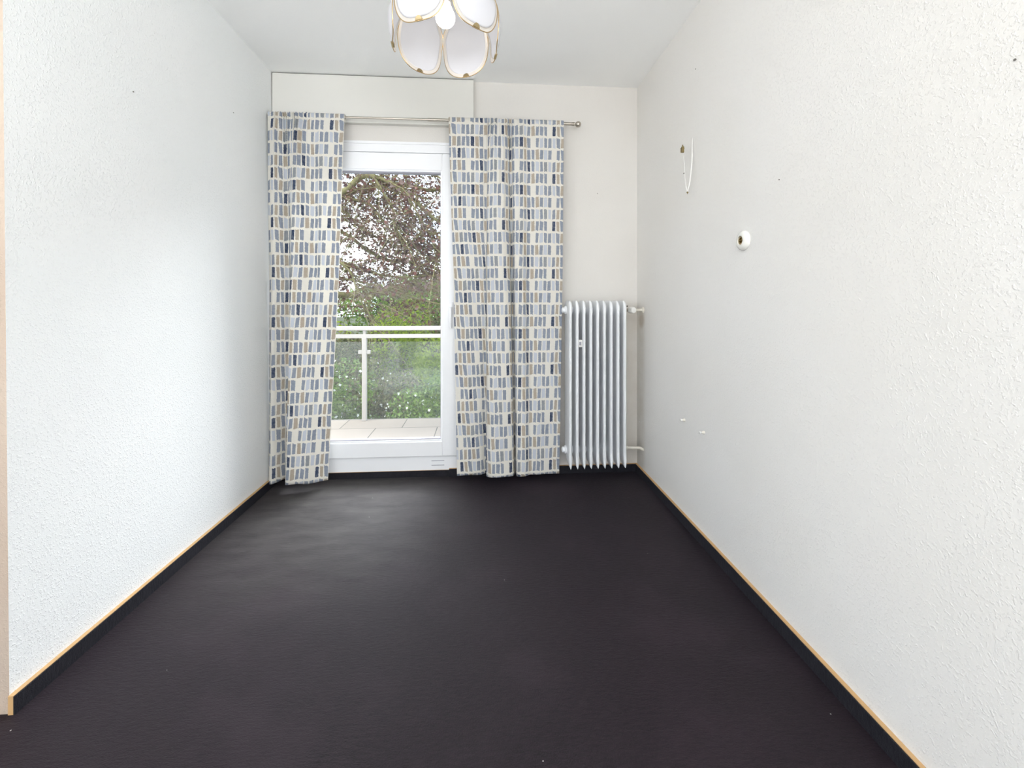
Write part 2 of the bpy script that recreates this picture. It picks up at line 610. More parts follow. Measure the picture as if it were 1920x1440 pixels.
M_OPAL = opal_mat()
t_ = NT('lit_bulb')
e_ = t_.add('ShaderNodeEmission', Strength=2.6)
e_.inputs['Color'].default_value = (1.0, 0.97, 0.93, 1)
t_.link(e_.outputs[0], t_.out.inputs['Surface'])
M_BULB = t_.m


def tile_mat():
    t = NT('balcony_tiles')
    p = t.add('ShaderNodeBsdfPrincipled', Roughness=0.8)
    p.inputs['Specular IOR Level'].default_value = 0.2
    geo = t.add('ShaderNodeNewGeometry')
    mp = t.add('ShaderNodeMapping')
    mp.inputs['Location'].default_value = (0.16, -4.40, 0)
    t.link(geo.outputs['Position'], mp.inputs['Vector'])
    br = t.add('ShaderNodeTexBrick')
    br.offset = 0.42
    br.inputs['Scale'].default_value = 1.0
    br.inputs['Brick Width'].default_value = 0.56
    br.inputs['Row Height'].default_value = 0.312
    br.inputs['Mortar Size'].default_value = 0.004
    br.inputs['Mortar Smooth'].default_value = 0.1
    br.inputs['Color1'].default_value = (0.33, 0.29, 0.255, 1)
    br.inputs['Color2'].default_value = (0.355, 0.315, 0.28, 1)
    br.inputs['Mortar'].default_value = (0.12, 0.115, 0.11, 1)
    t.link(mp.outputs['Vector'], br.inputs['Vector'])
    no = t.add('ShaderNodeTexNoise', Scale=9.0, Detail=5.0)
    t.link(geo.outputs['Position'], no.inputs['Vector'])
    c = t.mix(t.math('MULTIPLY', t.maprange(no.outputs['Fac'], 0.4, 0.7), 0.25), br.outputs['Color'], (0.30, 0.27, 0.24, 1))
    t.link(c, p.inputs['Base Color'])
    t.link(p.outputs['BSDF'], t.out.inputs['Surface'])
    return t.m


M_TILE = tile_mat()

# ---------------------------------------------------------------- room shell
YB = 2.792            # inner face of the wall with the balcony door
HR = 2.50             # ceiling height
XL_F, XL_C = -1.246, -1.268     # left wall: at the floor, at the ceiling
XR_C = 1.022
Y_END = 1.254         # where the left wall ends
X_FAR, Y_REAR = -3.3, -3.2


def xr_floor(y):
    return 1.0214 + 0.0139 * (y - 2.79)


def xl(z):
    return XL_F + (XL_C - XL_F) * z / HR


def xr(y, z):
    return xr_floor(y) + (XR_C - xr_floor(y)) * z / HR


def struct(o):
    o['kind'] = 'structure'
    return o


bm = bmesh.new()
box(bm, X_FAR - 0.2, 1.25, -0.45, YB + 0.02, -0.12, 0.0)
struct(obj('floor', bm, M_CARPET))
bm = bmesh.new()     # floor behind the camera, made pale to bounce light onto the ceiling
box(bm, X_FAR - 0.2, 1.25, Y_REAR - 0.2, -0.45, -0.12, 0.0)
struct(obj('floor_rear', bm, M_PALEFLOOR))
bm = bmesh.new()
box(bm, X_FAR - 0.2, 1.25, Y_REAR - 0.2, YB + 0.3, HR, HR + 0.15)
struct(obj('ceiling', bm, M_CEIL))

# left wall (a long stub wall ending at Y_END, then returning to the left)
bm = bmesh.new()
T_ = 0.5
prism(bm, [(XL_F, Y_END, 0), (XL_F, YB, 0), (XL_F - T_, YB, 0), (XL_F - T_, Y_END, 0)],
      [(XL_C, Y_END, HR), (XL_C, YB, HR), (XL_C - T_, YB, HR), (XL_C - T_, Y_END, HR)])
o = struct(obj('wall_left', bm, M_WALL_L))
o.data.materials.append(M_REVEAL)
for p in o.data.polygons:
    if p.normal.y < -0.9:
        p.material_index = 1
bm = bmesh.new()
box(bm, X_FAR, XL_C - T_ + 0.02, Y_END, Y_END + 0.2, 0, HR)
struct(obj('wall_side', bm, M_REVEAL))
bm = bmesh.new()
box(bm, X_FAR - 0.2, X_FAR, Y_REAR, -2.6, 0, HR)
box(bm, X_FAR - 0.2, X_FAR, -0.6, Y_END + 0.2, 0, HR)
box(bm, X_FAR - 0.2, X_FAR, -2.6, -0.6, 0, 0.65)  # unseen opening added above here so the left fill light can enter
box(bm, X_FAR - 0.2, X_FAR, -2.6, -0.6, 2.35, HR)
struct(obj('wall_far_left', bm, M_WALL_L))

# right wall, very slightly twisted between skirting and ceiling as in the old house
bm = bmesh.new()
ys = [Y_REAR, -2.7, -1.8, -0.9, -0.4, 0.1, 0.6, 1.1, 1.6, 2.1, 2.45, YB]
zs = [0.0, 0.4, 0.65, 1.2, 1.8, 2.35, HR]


def hole(j, k):  # unseen window opening added to admit the right fill light
    return ys[j] >= -2.71 and ys[j + 1] <= -0.89 and zs[k] >= 0.64 and zs[k + 1] <= 2.36


gi = [[bm.verts.new((xr(y, z), y, z)) for z in zs] for y in ys]
go = [[bm.verts.new((1.25, y, z)) for z in zs] for y in ys]
for j in range(len(ys) - 1):
    for k in range(len(zs) - 1):
        if hole(j, k):
            for (a, b, da, db) in (((j, k), (j + 1, k), 0, -1), ((j, k + 1), (j + 1, k + 1), 0, 1),
                                   ((j, k), (j, k + 1), -1, 0), ((j + 1, k), (j + 1, k + 1), 1, 0)):
                jj, kk = j + da, k + db
                if not hole(jj, kk):
                    bm.faces.new((gi[a[0]][a[1]], gi[b[0]][b[1]], go[b[0]][b[1]], go[a[0]][a[1]]))
        else:
            bm.faces.new((gi[j][k], gi[j + 1][k], gi[j + 1][k + 1], gi[j][k + 1]))
            bm.faces.new((go[j][k], go[j][k + 1], go[j + 1][k + 1], go[j + 1][k]))
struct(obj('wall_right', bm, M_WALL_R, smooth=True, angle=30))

# back wall with the opening of the balcony door
DX0, DX1, DZ1 = -1.215, -0.092, 2.102
bm = bmesh.new()
box(bm, -1.8, DX0, YB, YB + 0.3, 0, HR)
box(bm, DX1, 1.25, YB, YB + 0.3, 0, HR)
box(bm, DX0, DX1, YB, YB + 0.3, DZ1, HR)
bmesh.ops.remove_doubles(bm, verts=bm.verts, dist=1e-5)
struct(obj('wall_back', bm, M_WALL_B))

# rear wall with a wide window invented to let light in behind the camera
bm = bmesh.new()
WX0, WX1, WZ0, WZ1 = -2.8, 0.8, 0.45, 2.4
box(bm, X_FAR - 0.2, WX0, Y_REAR - 0.2, Y_REAR, 0, HR)
box(bm, WX1, 1.25, Y_REAR - 0.2, Y_REAR, 0, HR)
box(bm, WX0, WX1, Y_REAR - 0.2, Y_REAR, 0, WZ0)
box(bm, WX0, WX1, Y_REAR - 0.2, Y_REAR, WZ1, HR)
struct(obj('wall_rear', bm, M_PLAIN))
bm = bmesh.new()
for x0, x1 in ((WX0, WX0 + 0.07), (WX1 - 0.07, WX1)):
    box(bm, x0, x1, Y_REAR - 0.12, Y_REAR - 0.05, WZ0, WZ1)
box(bm, WX0, WX1, Y_REAR - 0.12, Y_REAR - 0.05, WZ0, WZ0 + 0.07)
box(bm, WX0, WX1, Y_REAR - 0.12, Y_REAR - 0.05, WZ1 - 0.07, WZ1)
win = struct(obj('window_1', bm, M_PVC))

# casing of the roller shutter above the door: a flat panel standing a little proud of the wall
bm = bmesh.new()
CX1 = -0.0417
box(bm, XL_C + 0.006, CX1, YB - 0.036, YB, 2.205, HR - 0.006, 0.0015)
tr = struct(obj('trim_1', bm, M_CASING))
bm = bmesh.new()
box(bm, XL_C + 0.002, CX1 - 0.002, YB - 0.030, YB, HR - 0.007, HR - 0.001)
box(bm, XL_C + 0.001, XL_C + 0.007, YB - 0.030, YB, 2.205, HR - 0.001)
obj('shadow_gap', bm, M_GAP, tr)


# skirting: carpet strip on a board whose light wooden edge shows on top
def skirting(name, p0, p1, inward, h=0.050, th=0.013, cp=0.0035):
    p0, p1, n = Vector(p0), Vector(p1), Vector(inward)
    bm = bmesh.new()
    a, b = p0, p1
    prism(bm, [a, b, b + n * th, a + n * th], [v + Vector((0, 0, h)) for v in (a, b, b + n * th, a + n * th)])
    o = struct(obj(name, bm, M_OAK))
    bm = bmesh.new()
    a, b = p0 + n * th, p1 + n * th
    prism(bm, [a, b, b + n * cp, a + n * cp], [v + Vector((0, 0, h - 0.0015)) for v in (a, b, b + n * cp, a + n * cp)])
    tag(obj('carpet_strip', bm, M_CARPET_STRIP, o), 'black carpet strip on the face of the skirting')
    return o


skirting('baseboard_left', (XL_F, Y_END - 0.004, 0), (XL_F, YB, 0), (1, 0, 0))
nr = Vector((-1, 0.0139, 0)).normalized()
skirting('baseboard_right', (xr_floor(-3.0), -3.0, 0), (xr_floor(YB), YB, 0), nr)
stub_x = on_y(842, 880, YB - 0.016).x
skirting('baseboard_back', (stub_x, YB - 0.0005, 0), (xr_floor(YB) - 0.016, YB - 0.0005, 0), (0, -1, 0))
# low sill strip under the balcony door
skirting('trim_2', (XL_F + 0.018, YB + 0.0, 0), (stub_x, YB + 0.0, 0), (0, -1, 0), h=0.041, th=0.006, cp=0.002)
# short return of the skirting round the wall end
skirting('baseboard_side', (-2.2, Y_END, 0), (XL_F - 0.03, Y_END, 0), (0, -1, 0), h=0.02, th=0.01)

# ---------------------------------------------------------------- balcony door (door_1)
door = empty('door_1', (DX0, YB, 0))
struct(door)


def ring(bm, x0, x1, z0, z1, y0, y1, wl_, wr, wb, wt, bev):
    box(bm, x0, x0 + wl_, y0, y1, z0, z1, bev)
    box(bm, x1 - wr, x1, y0, y1, z0, z1, bev)
    box(bm, x0 + wl_ - 0.001, x1 - wr + 0.001, y0 + 0.0004, y1, z0, z0 + wb, bev)
    box(bm, x0 + wl_ - 0.001, x1 - wr + 0.001, y0 + 0.0004, y1, z1 - wt, z1, bev)


def place(o):
    o.location = -Vector(door.location)
    return o


FZ0 = 0.043
bm = bmesh.new()
ring(bm, DX0, DX1, FZ0 - 0.043, DZ1, YB - 0.004, YB + 0.066, 0.05, 0.05, 0.135, 0.062, 0.003)
place(obj('door_frame', bm, M_PVC, door))
bm = bmesh.new()   # thin raised lip across the frame head
box(bm, DX0, DX1, YB - 0.010, YB - 0.003, DZ1 - 0.012, DZ1 + 0.004, 0.002)
place(obj('frame_lip', bm, M_PVC, door))
GX0, GX1, GZ0, GZ1 = -1.055, -0.2507, 0.2375, 1.915
SX0, SX1, SZ0, SZ1 = -1.172, -0.134, 0.131, 2.032
bm = bmesh.new()
ring(bm, SX0, SX1, SZ0, SZ1, YB - 0.020, YB + 0.050, GX0 - SX0 - 0.012, SX1 - GX1 - 0.012, GZ0 - SZ0 - 0.012, SZ1 - GZ1 - 0.012, 0.005)
sash = place(obj('door_sash', bm, M_PVC, door))
bm = bmesh.new()
ring(bm, GX0 - 0.014, GX1 + 0.014, GZ0 - 0.014, GZ1 + 0.014, YB - 0.012, YB + 0.012, 0.012, 0.012, 0.012, 0.012, 0.003)
place(obj('glazing_bead', bm, M_PVC, door))
bm = bmesh.new()
ring(bm, GX0 - 0.003, GX1 + 0.003, GZ0 - 0.003, GZ1 + 0.003, YB - 0.006, YB + 0.030, 0.005, 0.003, 0.006, 0.009, 0.0)
tag(place(obj('gasket', bm, M_GASKET, door)), 'grey rubber gasket round the pane')
bm = bmesh.new()
box(bm, GX0 - 0.01, GX1 + 0.01, YB + 0.012, YB + 0.016, GZ0 - 0.01, GZ1 + 0.01)
place(obj('glass_pane', bm, M_GLASS, door))
# lever handle pointing down on the closing stile
hx = on_y(845.5, 590, YB - 0.03).x
hz = on_y(845.5, 578, YB - 0.03).z
hd = empty('door_handle')
hd.parent = door
hd.location = Vector((hx, YB - 0.020, hz)) - Vector(door.location)
bm = bmesh.new()
box(bm, -0.015, 0.015, -0.008, 0.002, -0.038, 0.038, 0.004)
obj('rose_plate', bm, M_PVC, hd, smooth=True, angle=40)
bm = bmesh.new()
tube(bm, [(0, -0.004, 0.0), (0, -0.035, 0.0), (0, -0.045, -0.008), (0, -0.047, -0.03), (0, -0.046, -0.115), (0, -0.044, -0.122)],
     [0.009, 0.009, 0.0095, 0.009, 0.0085, 0.005], 14)
obj('lever', bm, M_PVC, hd, smooth=True, angle=40)
for zz in (864, 872.5):    # two narrow drain slots in the bottom rail
    a, b = on_y(809, zz, YB - 0.005), on_y(833, zz - 0.4, YB - 0.005)
    bm = bmesh.new()
    box(bm, a.x, b.x, YB - 0.0052, YB - 0.001, a.z - 0.0016, a.z + 0.0016)
    place(obj('drain_slot', bm, M_GASKET, door))
# small dark hinge pin low on the sash

# ---------------------------------------------------------------- curtain rod and curtains
ROD_Y, ROD_Z = YB - 0.092, 2.213
rod = empty('curtain_rod', (-0.2, ROD_Y, ROD_Z))
tag(rod, 'brushed steel curtain rod with a ball end above the balcony door', 'curtain rod')


def rel(parent, bm):
    bmesh.ops.translate(bm, verts=bm.verts, vec=-Vector(parent.location))
    return bm


x_end = on_y(1077, 233, ROD_Y).x
bm = bmesh.new()
tube(bm, [(-1.262, ROD_Y, ROD_Z), (-0.30, ROD_Y, ROD_Z)], 0.0065, 16)
obj('thin_tube', rel(rod, bm), M_STEEL, rod, smooth=True, angle=40)
bm = bmesh.new()
tube(bm, [(-0.32, ROD_Y, ROD_Z), (x_end, ROD_Y, ROD_Z)], 0.0095, 16)
obj('thick_tube', rel(rod, bm), M_STEEL, rod, smooth=True, angle=40)
bm = bmesh.new()
MX = Matrix.Translation((x_end - 0.014, ROD_Y, ROD_Z)) @ Matrix.Rotation(math.pi / 2, 4, 'Y')
prof = [(0.0001, -0.0), (0.0115, 0.0), (0.0115, 0.004), (0.0100, 0.006), (0.0115, 0.008), (0.0115, 0.014), (0.007, 0.016), (0.0065, 0.021)]
cz, R_ = 0.038, 0.0185
for k in range(2, 25):
    a = math.pi * k / 24
    prof.append((max(R_ * math.sin(a), 0.0), cz - R_ * math.cos(a)))
lathe(bm, prof, MX, 28)
obj('ball_finial', rel(rod, bm), M_STEEL, rod, smooth=True, angle=35)
for bx in (-1.20, -0.12, on_y(1050, 233, ROD_Y).x):
    bm = bmesh.new()
    tube(bm, [(bx, ROD_Y, ROD_Z - 0.004), (bx, ROD_Y + 0.01, ROD_Z - 0.018), (bx, YB - 0.002, ROD_Z - 0.022)], 0.005, 10)
    box(bm, bx - 0.012, bx + 0.012, YB - 0.006, YB, ROD_Z - 0.05, ROD_Z + 0.01, 0.002)
    obj('bracket', rel(rod, bm), M_STEEL, rod, smooth=True, angle=40)


def curtain(name, ctrl, zbot, u_off, label, ripple, seed, sharp=()):
    """ctrl: per control (px top, px mid, px bottom, depth top, mid, bottom in cm)"""
    rnd = random.Random(seed)
    NS, NV = 260, 120
    Yc = ROD_Y - 0.014
    n = len(ctrl)
    kx = [[on_y(c[i], 500, Yc).x for c in ctrl] for i in range(3)]
    kd = [[c[3 + i] / 100.0 for c in ctrl] for i in range(3)]
    ZT, ZM = ROD_Z + 0.016, 1.30
    verts, uvs = [], []
    ph = [rnd.uniform(0, 6.28) for _ in range(4)]

    def section(s, w):
        """w 0 top .. 1 mid .. 2 bottom"""
        if w <= 1:
            f = w
            a, b = 0, 1
        else:
            f = w - 1
            a, b = 1, 2
        x = crom(kx[a], s) * (1 - f) + crom(kx[b], s) * f
        d = crom(kd[a], s) * (1 - f) + crom(kd[b], s) * f
        return x, d
    # cloth length along the hem at mid height gives U
    def arc(w):
        r, acc, prev = [], 0.0, None
        for i in range(NS + 1):
            p = Vector(section(i / NS, w))
            if prev is not None:
                acc += (p - prev).length
            r.append(acc)
            prev = p
        return [q - r[-1] for q in r]
    Ua, Ub = arc(0.7), arc(1.9)
    rows = []
    # header pocket: back hem, over the rod, down the front
    for k, (dz, dy) in enumerate(((-0.035, 0.027), (-0.018, 0.027), (0.0, 0.029), (0.009, 0.024), (0.015, 0.014), (0.013, 0.005))):
        rows.append(('h', dz, dy))
    for j in range(NV + 1):
        rows.append(('f', j / NV, 0))
    zlen = 0.0
    for (kind, a, b) in rows:
        for i in range(NS + 1):
            s = i / NS
            rip_amp = ripple(s)
            if kind == 'h':
                z = ROD_Z + a
                w = 0.0
                fade = 1.0
                ybase = Yc + b
            else:
                z = (ROD_Z + 0.008) + (zbot - (ROD_Z + 0.008)) * (a ** 1.0)
                w = (ROD_Z - z) / (ROD_Z - ZM) if z > ZM else 1 + (ZM - z) / (ZM - zbot)
                w = max(0.0, min(2.0, w))
                fade = math.exp(-max(0.0, ROD_Z - z) / 0.30)
                ybase = Yc
            x, d = section(s, w)
            if kind == 'f':
                tight = 0.35 + 0.65 * smoothstep((ROD_Z - z) / 0.14)
            else:
                tight = 0.35
            rp = rip_amp * fade * (0.0060 * math.sin(s * 150 + ph[0]) + 0.0045 * math.sin(s * 121 + ph[1] + 6 * (ROD_Z - z)))
            wav = 0.0035 * math.sin(s * 31 + ph[2] + z * 3.1) * smoothstep((ROD_Z - z) / 0.4)
            y = ybase - max(d * tight, -0.018 if z > 0.3 else -0.03) - rp * (1 if kind == 'f' else 0.4) - wav
            pin = 0.0
            if kind == 'f' and 0 <= ROD_Z - z < 0.05:      # seam pinch below the rod
                pin = 0.006 * math.exp(-((ROD_Z - z - 0.022) / 0.007) ** 2)
            if kind == 'f':
                y += pin
            if kind == 'h' or (ROD_Z - z) < 0.022:        # keep the pocket clear of the rod
                if b < 0.02 or kind == 'f':
                    y = min(y, ROD_Y - 0.0105)
                z += rip_amp * 0.004 * math.sin(s * 150 + ph[3]) * (1 if kind == 'h' else 0.0)
            if kind == 'f' and a == 1.0:
                z += 0.004 * math.sin(s * 17 + ph[1])
            verts.append((x, y, z))
            fu = max(0.0, min(1.0, (w - 0.7) / 1.3))
            uvs.append((u_off + 3.0 + Ua[i] * (1 - fu) + Ub[i] * fu, z - (0.006 if kind == 'h' else 0) + 0.012))
    nr_ = len(rows)
    faces = []
    for j in range(nr_ - 1):
        for i in range(NS):
            a = j * (NS + 1) + i
            faces.append((a, a + 1, a + NS + 2, a + NS + 1))
    me = bpy.data.meshes.new(name)
    me.from_pydata(verts, [], faces)
    ul = me.uv_layers.new(name='UVMap')
    for p in me.polygons:
        p.use_smooth = True
        for li in p.loop_indices:
            ul.data[li].uv = uvs[me.loops[li].vertex_index]
    o = link_mesh(name, me, M_CURTAIN)
    md = o.modifiers.new('cloth_thickness', 'SOLIDIFY')
    md.thickness = 0.0012
    md.offset = 0.0
    tag(o, label, 'curtain', 'patterned curtains at the balcony door')
    return o


def bump_fn(a, b, soft=0.03, lo=0.12):
    return lambda s: lo + (1 - lo) * smoothstep((s - a) / soft) * (1 - smoothstep((s - b) / soft))


curtain('curtain', [
    (502, 505, 504, 0.3, 0.0, 0.0),
    (515, 518, 512, 1.8, 3.0, 4.5),
    (526, 528, 524, 0.8, 1.0, 2.0),
    (536, 538, 535, -0.4, -1.5, -2.5),
    (546, 545, 543, 1.0, 0.5, -3.0),
    (556, 553, 541.5, 2.2, 4.0, 5.0),
    (572, 568, 552, 1.0, 3.2, 7.2),
    (588, 588, 570, 0.2, 0.2, 6.2),
    (606, 602, 586, 0.8, 2.0, 4.6),
    (626, 620, 602, 0.6, 1.4, 3.2),
    (646, 637, 617, 0.2, 0.8, 1.6)], 0.040, 0.013,
    'patterned curtain hanging in the left corner, bunched and swept aside from the glass', bump_fn(0.08, 0.62), 3)
curtain('curtain', [
    (841, 850, 857, 0.0, 0.3, 0.4),
    (856, 861, 866, 0.2, 1.0, 1.2),
    (872, 876, 877, 0.4, 1.2, 1.4),
    (888, 890, 890, 0.2, 0.4, 0.3),
    (902, 903, 902, 0.0, -0.2, -1.0),
    (912, 911, 912, -0.6, -1.2, -2.6),
    (918, 914, 912.5, 1.2, 2.0, 3.0),
    (930, 927, 926, 1.6, 4.4, 6.0),
    (942, 943, 945, 1.2, 4.0, 5.8),
    (952, 955, 961, -0.6, 1.5, 3.8),
    (956, 960, 966.5, -1.6, -2.0, -2.8),
    (964, 966, 969, 1.0, 2.0, 3.6),
    (979, 979, 982, 1.4, 2.6, 5.0),
    (992, 992, 993, -0.4, 0.2, 2.6),
    (1008, 1007, 1005, 0.6, 1.2, 3.4),
    (1032, 1031, 1027, 0.3, 0.7, 2.2),
    (1057, 1055, 1048, 0.0, 0.2, 0.8)], 0.043, 0.006,
    'patterned curtain between the balcony door and the radiator, gathered in the middle', bump_fn(0.30, 0.74), 8)

# ---------------------------------------------------------------- radiator
RY0 = 2.56                                   # front edge
RY1 = 2.735
RZ0, RZ1 = 0.106, 1.108
rx0 = on_y(1070.5, 700, RY0).x - 0.006
pitch = (on_y(1173, 700, RY0).x - on_y(1070.5, 700, RY0).x) / 8
rad = empty('radiator', (rx0, (RY0 + RY1) / 2, 0.0))
tag(rad, 'white ribbed column radiator on the back wall beside the right curtain', 'radiator')


def radiator_section_mesh():
    """one section: slim in x, three columns deep in y, blunt wedge at the foot"""
    bm = bmesh.new()
    D2 = (RY1 - RY0) / 2
    H = RZ1 - RZ0
    NP = 44
    lev = [(0.0, .10, .10), (0.006, .40, .30), (0.02, .72, .55), (0.045, .96, .80), (0.08, 1, .97), (0.11, 1, 1), (0.5, 1, 1),
           (0.90, 1, 1), (0.955, 1, .99), (0.975, .95, .92), (0.990, .72, .78), (1.0, .3, .6)]
    rings = []
    for (f, sx, sy) in lev:
        r = []
        for k in range(NP):
            a = 2 * math.pi * k / NP
            yy = -math.cos(a)
            yd = math.copysign(abs(yy) ** 0.8, yy)
            # half thickness: three rounded columns joined by a web
            q = (yd + 1) * 1.5
            hump = abs(math.sin(math.pi * q)) ** 0.7
            web = smoothstep((f - 0.06) / 0.05) * (1 - smoothstep((f - 0.92) / 0.04))
            th = (0.0062 + 0.0040 * (1 - smoothstep((yd + 0.80) / 0.30))) * ((1 - web) + web * (0.52 + 0.48 * hump))
            edge = min(1.0, (1 - abs(yd)) * 9 + 0.0) ** 0.5 if abs(yd) < 1 else 0.0
            xx = math.copysign(th * edge, math.sin(a)) if abs(math.sin(a)) > 1e-6 else 0.0
            # foot: the back rises, only the front reaches the lowest point
            y = yd * D2
            y = -D2 + (y + D2) * sy if f < 0.2 else y * sy
            z = H * f
            r.append(bm.verts.new((xx * sx, y, z)))
        rings.append(r)
    for a, b in zip(rings[:-1], rings[1:]):
        for k in range(NP):
            bm.faces.new((a[k], a[(k + 1) % NP], b[(k + 1) % NP], b[k]))
    bm.faces.new(rings[0][::-1])
    bm.faces.new(rings[-1])
    bmesh.ops.recalc_face_normals(bm, faces=bm.faces)
    me = bpy.data.meshes.new('radiator_section')
    bm.to_mesh(me)
    bm.free()
    for p in me.polygons:
        p.use_smooth = True
    me.materials.append(M_RAD)
    return me


rme = radiator_section_mesh()
for i in range(9):
    o = bpy.data.objects.new('radiator_section', rme)
    COL.objects.link(o)
    o.parent = rad
    o.location = (0.006 + pitch * i, 0, RZ0)
xe0, xe1 = 0.006, 0.006 + 8 * pitch
ry = 0.028
HT, HB = RZ1 - 0.058, RZ0 + 0.082
for zz in (HT, HB):
    for i in range(8):      # nipples joining neighbouring sections
        bm = bmesh.new()
        M = Matrix.Translation((xe0 + pitch * i, ry, zz)) @ Matrix.Rotation(math.pi / 2, 4, 'Y')
        lathe(bm, [(0.020, 0.006), (0.027, 0.012), (0.027, pitch - 0.012), (0.020, pitch - 0.006)], M, 20)
        obj('nipple', bm, M_RAD, rad, smooth=True, angle=50)
    bm = bmesh.new()        # blind plug on the left end
    M = Matrix.Translation((xe0 - 0.004, ry, zz)) @ Matrix.Rotation(-math.pi / 2, 4, 'Y')
    lathe(bm, [(0.026, 0.0), (0.026, 0.010), (0.023, 0.013), (0.017, 0.014), (0.017, 0.026), (0.010, 0.030), (0.0, 0.031)], M, 24)
    obj('end_plug', bm, M_RAD, rad, smooth=True, angle=35)
# heat meter clipped between the second and third section
hm = on_y(1087.5, 644, RY0 + 0.03)
bm = bmesh.new()
lx = hm.x - rad.location.x
box(bm, lx - 0.0125, lx + 0.0125, -0.066, -0.040, hm.z - 0.022, hm.z + 0.022, 0.003)
tag(obj('heat_meter', bm, M_PLASTIC, rad, smooth=True, angle=40), 'small off white heat meter between two ribs')
bm = bmesh.new()
box(bm, lx - 0.006, lx + 0.006, -0.0672, -0.0655, hm.z - 0.010, hm.z + 0.010, 0.0003)
obj('meter_window', bm, M_GASKET, bpy.data.objects['heat_meter'])

# thermostat valve, top right
vv = empty('thermostat_valve')
vv.parent = rad
vv.location = (xe1, ry, HT)
wx = xr(2.7, 1.06) - rad.location.x - xe1      # distance to the right wall
bm = bmesh.new()
MXR = Matrix.Rotation(math.pi / 2, 4, 'Y')
lathe(bm, [(0.0, 0.004), (0.016, 0.004), (0.016, 0.012), (0.009, 0.014), (0.009, 0.019), (0.0145, 0.021), (0.0145, 0.033), (0.009, 0.036),
           (0.010, 0.062), (0.0, 0.063)], MXR, 6)
obj('union_nut', bm, M_STEEL, vv, smooth=True, angle=30)
bm = bmesh.new()
lathe(bm, [(0.0, 0.052), (0.012, 0.053), (0.014, 0.060), (0.014, 0.070), (0.0085, 0.078), (0.0085, wx)], MXR, 20)
obj('valve_body', bm, M_CREAMPIPE, vv, smooth=True, angle=40)
bm = bmesh.new()      # knurled knob pointing into the room
MK = Matrix.Translation((0.062, -0.012, 0.0)) @ Matrix.Rotation(math.radians(12), 4, 'Z') @ Matrix.Rotation(math.pi / 2, 4, 'X')
seg = 48
profk = [(0.0, 0.0), (0.014, 0.001), (0.0175, 0.006), (0.0185, 0.012), (0.0185, 0.042), (0.0165, 0.047), (0.006, 0.049), (0.0, 0.049)]
lathe(bm, profk, MK, seg)
for v in bm.verts:
    q = MK.inverted() @ v.co
    if 0.010 < q.z < 0.044:
        a = math.atan2(q.y, q.x)
        f = 1 + 0.045 * (1 if int(round(a / (2 * math.pi) * seg)) % 4 in (0, 1) else -1)
        v.co = MK @ Vector((q.x * f, q.y * f, q.z))
obj('thermostat_knob', bm, M_PLASTIC, vv, smooth=True, angle=25)
bm = bmesh.new()
lathe(bm, [(0.0, 0.0), (0.0055, 0.0), (0.0055, 0.004), (0.0, 0.005)], Matrix.Translation((0.048, 0.0, 0.024)) @ Matrix.Rotation(math.pi / 2, 4, 'X'), 12)
tag(obj('vent_screw', bm, M_GAP, vv), 'dark vent screw above the valve')
bm = bmesh.new()
lathe(bm, [(0.019, wx - 0.001), (0.019, wx - 0.006), (0.014, wx - 0.010), (0.0086, wx - 0.011)], MXR, 24)
obj('wall_rosette', bm, M_CREAMPIPE, vv, smooth=True, angle=40)

# return pipe, bottom right, bending down into the corner
rp = empty('return_pipe')
rp.parent = rad
rp.location = (xe1, ry, HB)
bm = bmesh.new()
lathe(bm, [(0.0, 0.004), (0.015, 0.004), (0.015, 0.010), (0.008, 0.011), (0.008, 0.016), (0.015, 0.017), (0.015, 0.028), (0.010, 0.030), (0.0, 0.030)], MXR, 6)
obj('union_nut', bm, M_CREAMPIPE, rp, smooth=True, angle=30)
bm = bmesh.new()
tube(bm, [(0.026, 0, 0), (wx - 0.035, 0, 0), (wx - 0.020, 0.0, -0.003), (wx - 0.010, 0.0, -0.010), (wx + 0.004, 0.0, -0.014)], 0.0088, 16)
obj('pipe', bm, M_CREAMPIPE, rp, smooth=True, angle=50)
bm = bmesh.new()
lathe(bm, [(0.012, 0.040), (0.012, 0.052), (0.0088, 0.054)], MXR, 20)
obj('collar', bm, M_CREAMPIPE, rp, smooth=True, angle=40)
# two hidden wall brackets
for k in (1, 7):
    bxx = xe0 + pitch * (k + 0.5)
    for zz in (RZ0 + 0.16, RZ1 - 0.16):
        bm = bmesh.new()
        box(bm, bxx - 0.007, bxx + 0.007, 0.04, YB - rad.location.y, zz - 0.006, zz + 0.006, 0.002)
        obj('bracket', bm, M_RAD, rad)

# ---------------------------------------------------------------- things on the right wall
def wall_r_point(u, v):
    p = on_x(u, v, 1.0)
    for _ in range(4):
        p = on_x(u, v, xr(p.y, p.z))
    return p


# round ceramic rosette with a brass socket in it
p = wall_r_point(1396, 451)
rs = empty('wall_rosette', p)
tag(rs, 'round white ceramic rosette with a brass core, on the right wall', 'wall rosette')
MW = Matrix.Rotation(-math.pi / 2, 4, 'Y')
bm = bmesh.new()
lathe(bm, [(0.0375, 0.0), (0.0385, 0.004), (0.0375, 0.009), (0.033, 0.014), (0.026, 0.018), (0.020, 0.0195), (0.0175, 0.019), (0.0165, 0.014), (0.0165, 0.002)], MW, 48)
obj('ceramic_ring', bm, M_CERAMIC, rs, smooth=True, angle=60)
bm = bmesh.new()
lathe(bm, [(0.0164, 0.003), (0.0164, 0.0155), (0.013, 0.017), (0.010, 0.0155), (0.0095, 0.010), (0.0, 0.010)], MW, 32)
core = tag(obj('brass_core', bm, M_BRASS, rs, smooth=True, angle=40), 'tarnished brass core')
bm = bmesh.new()
box(bm, -0.0185, -0.0095, -0.010, 0.010, -0.0016, 0.0016, 0.0006)
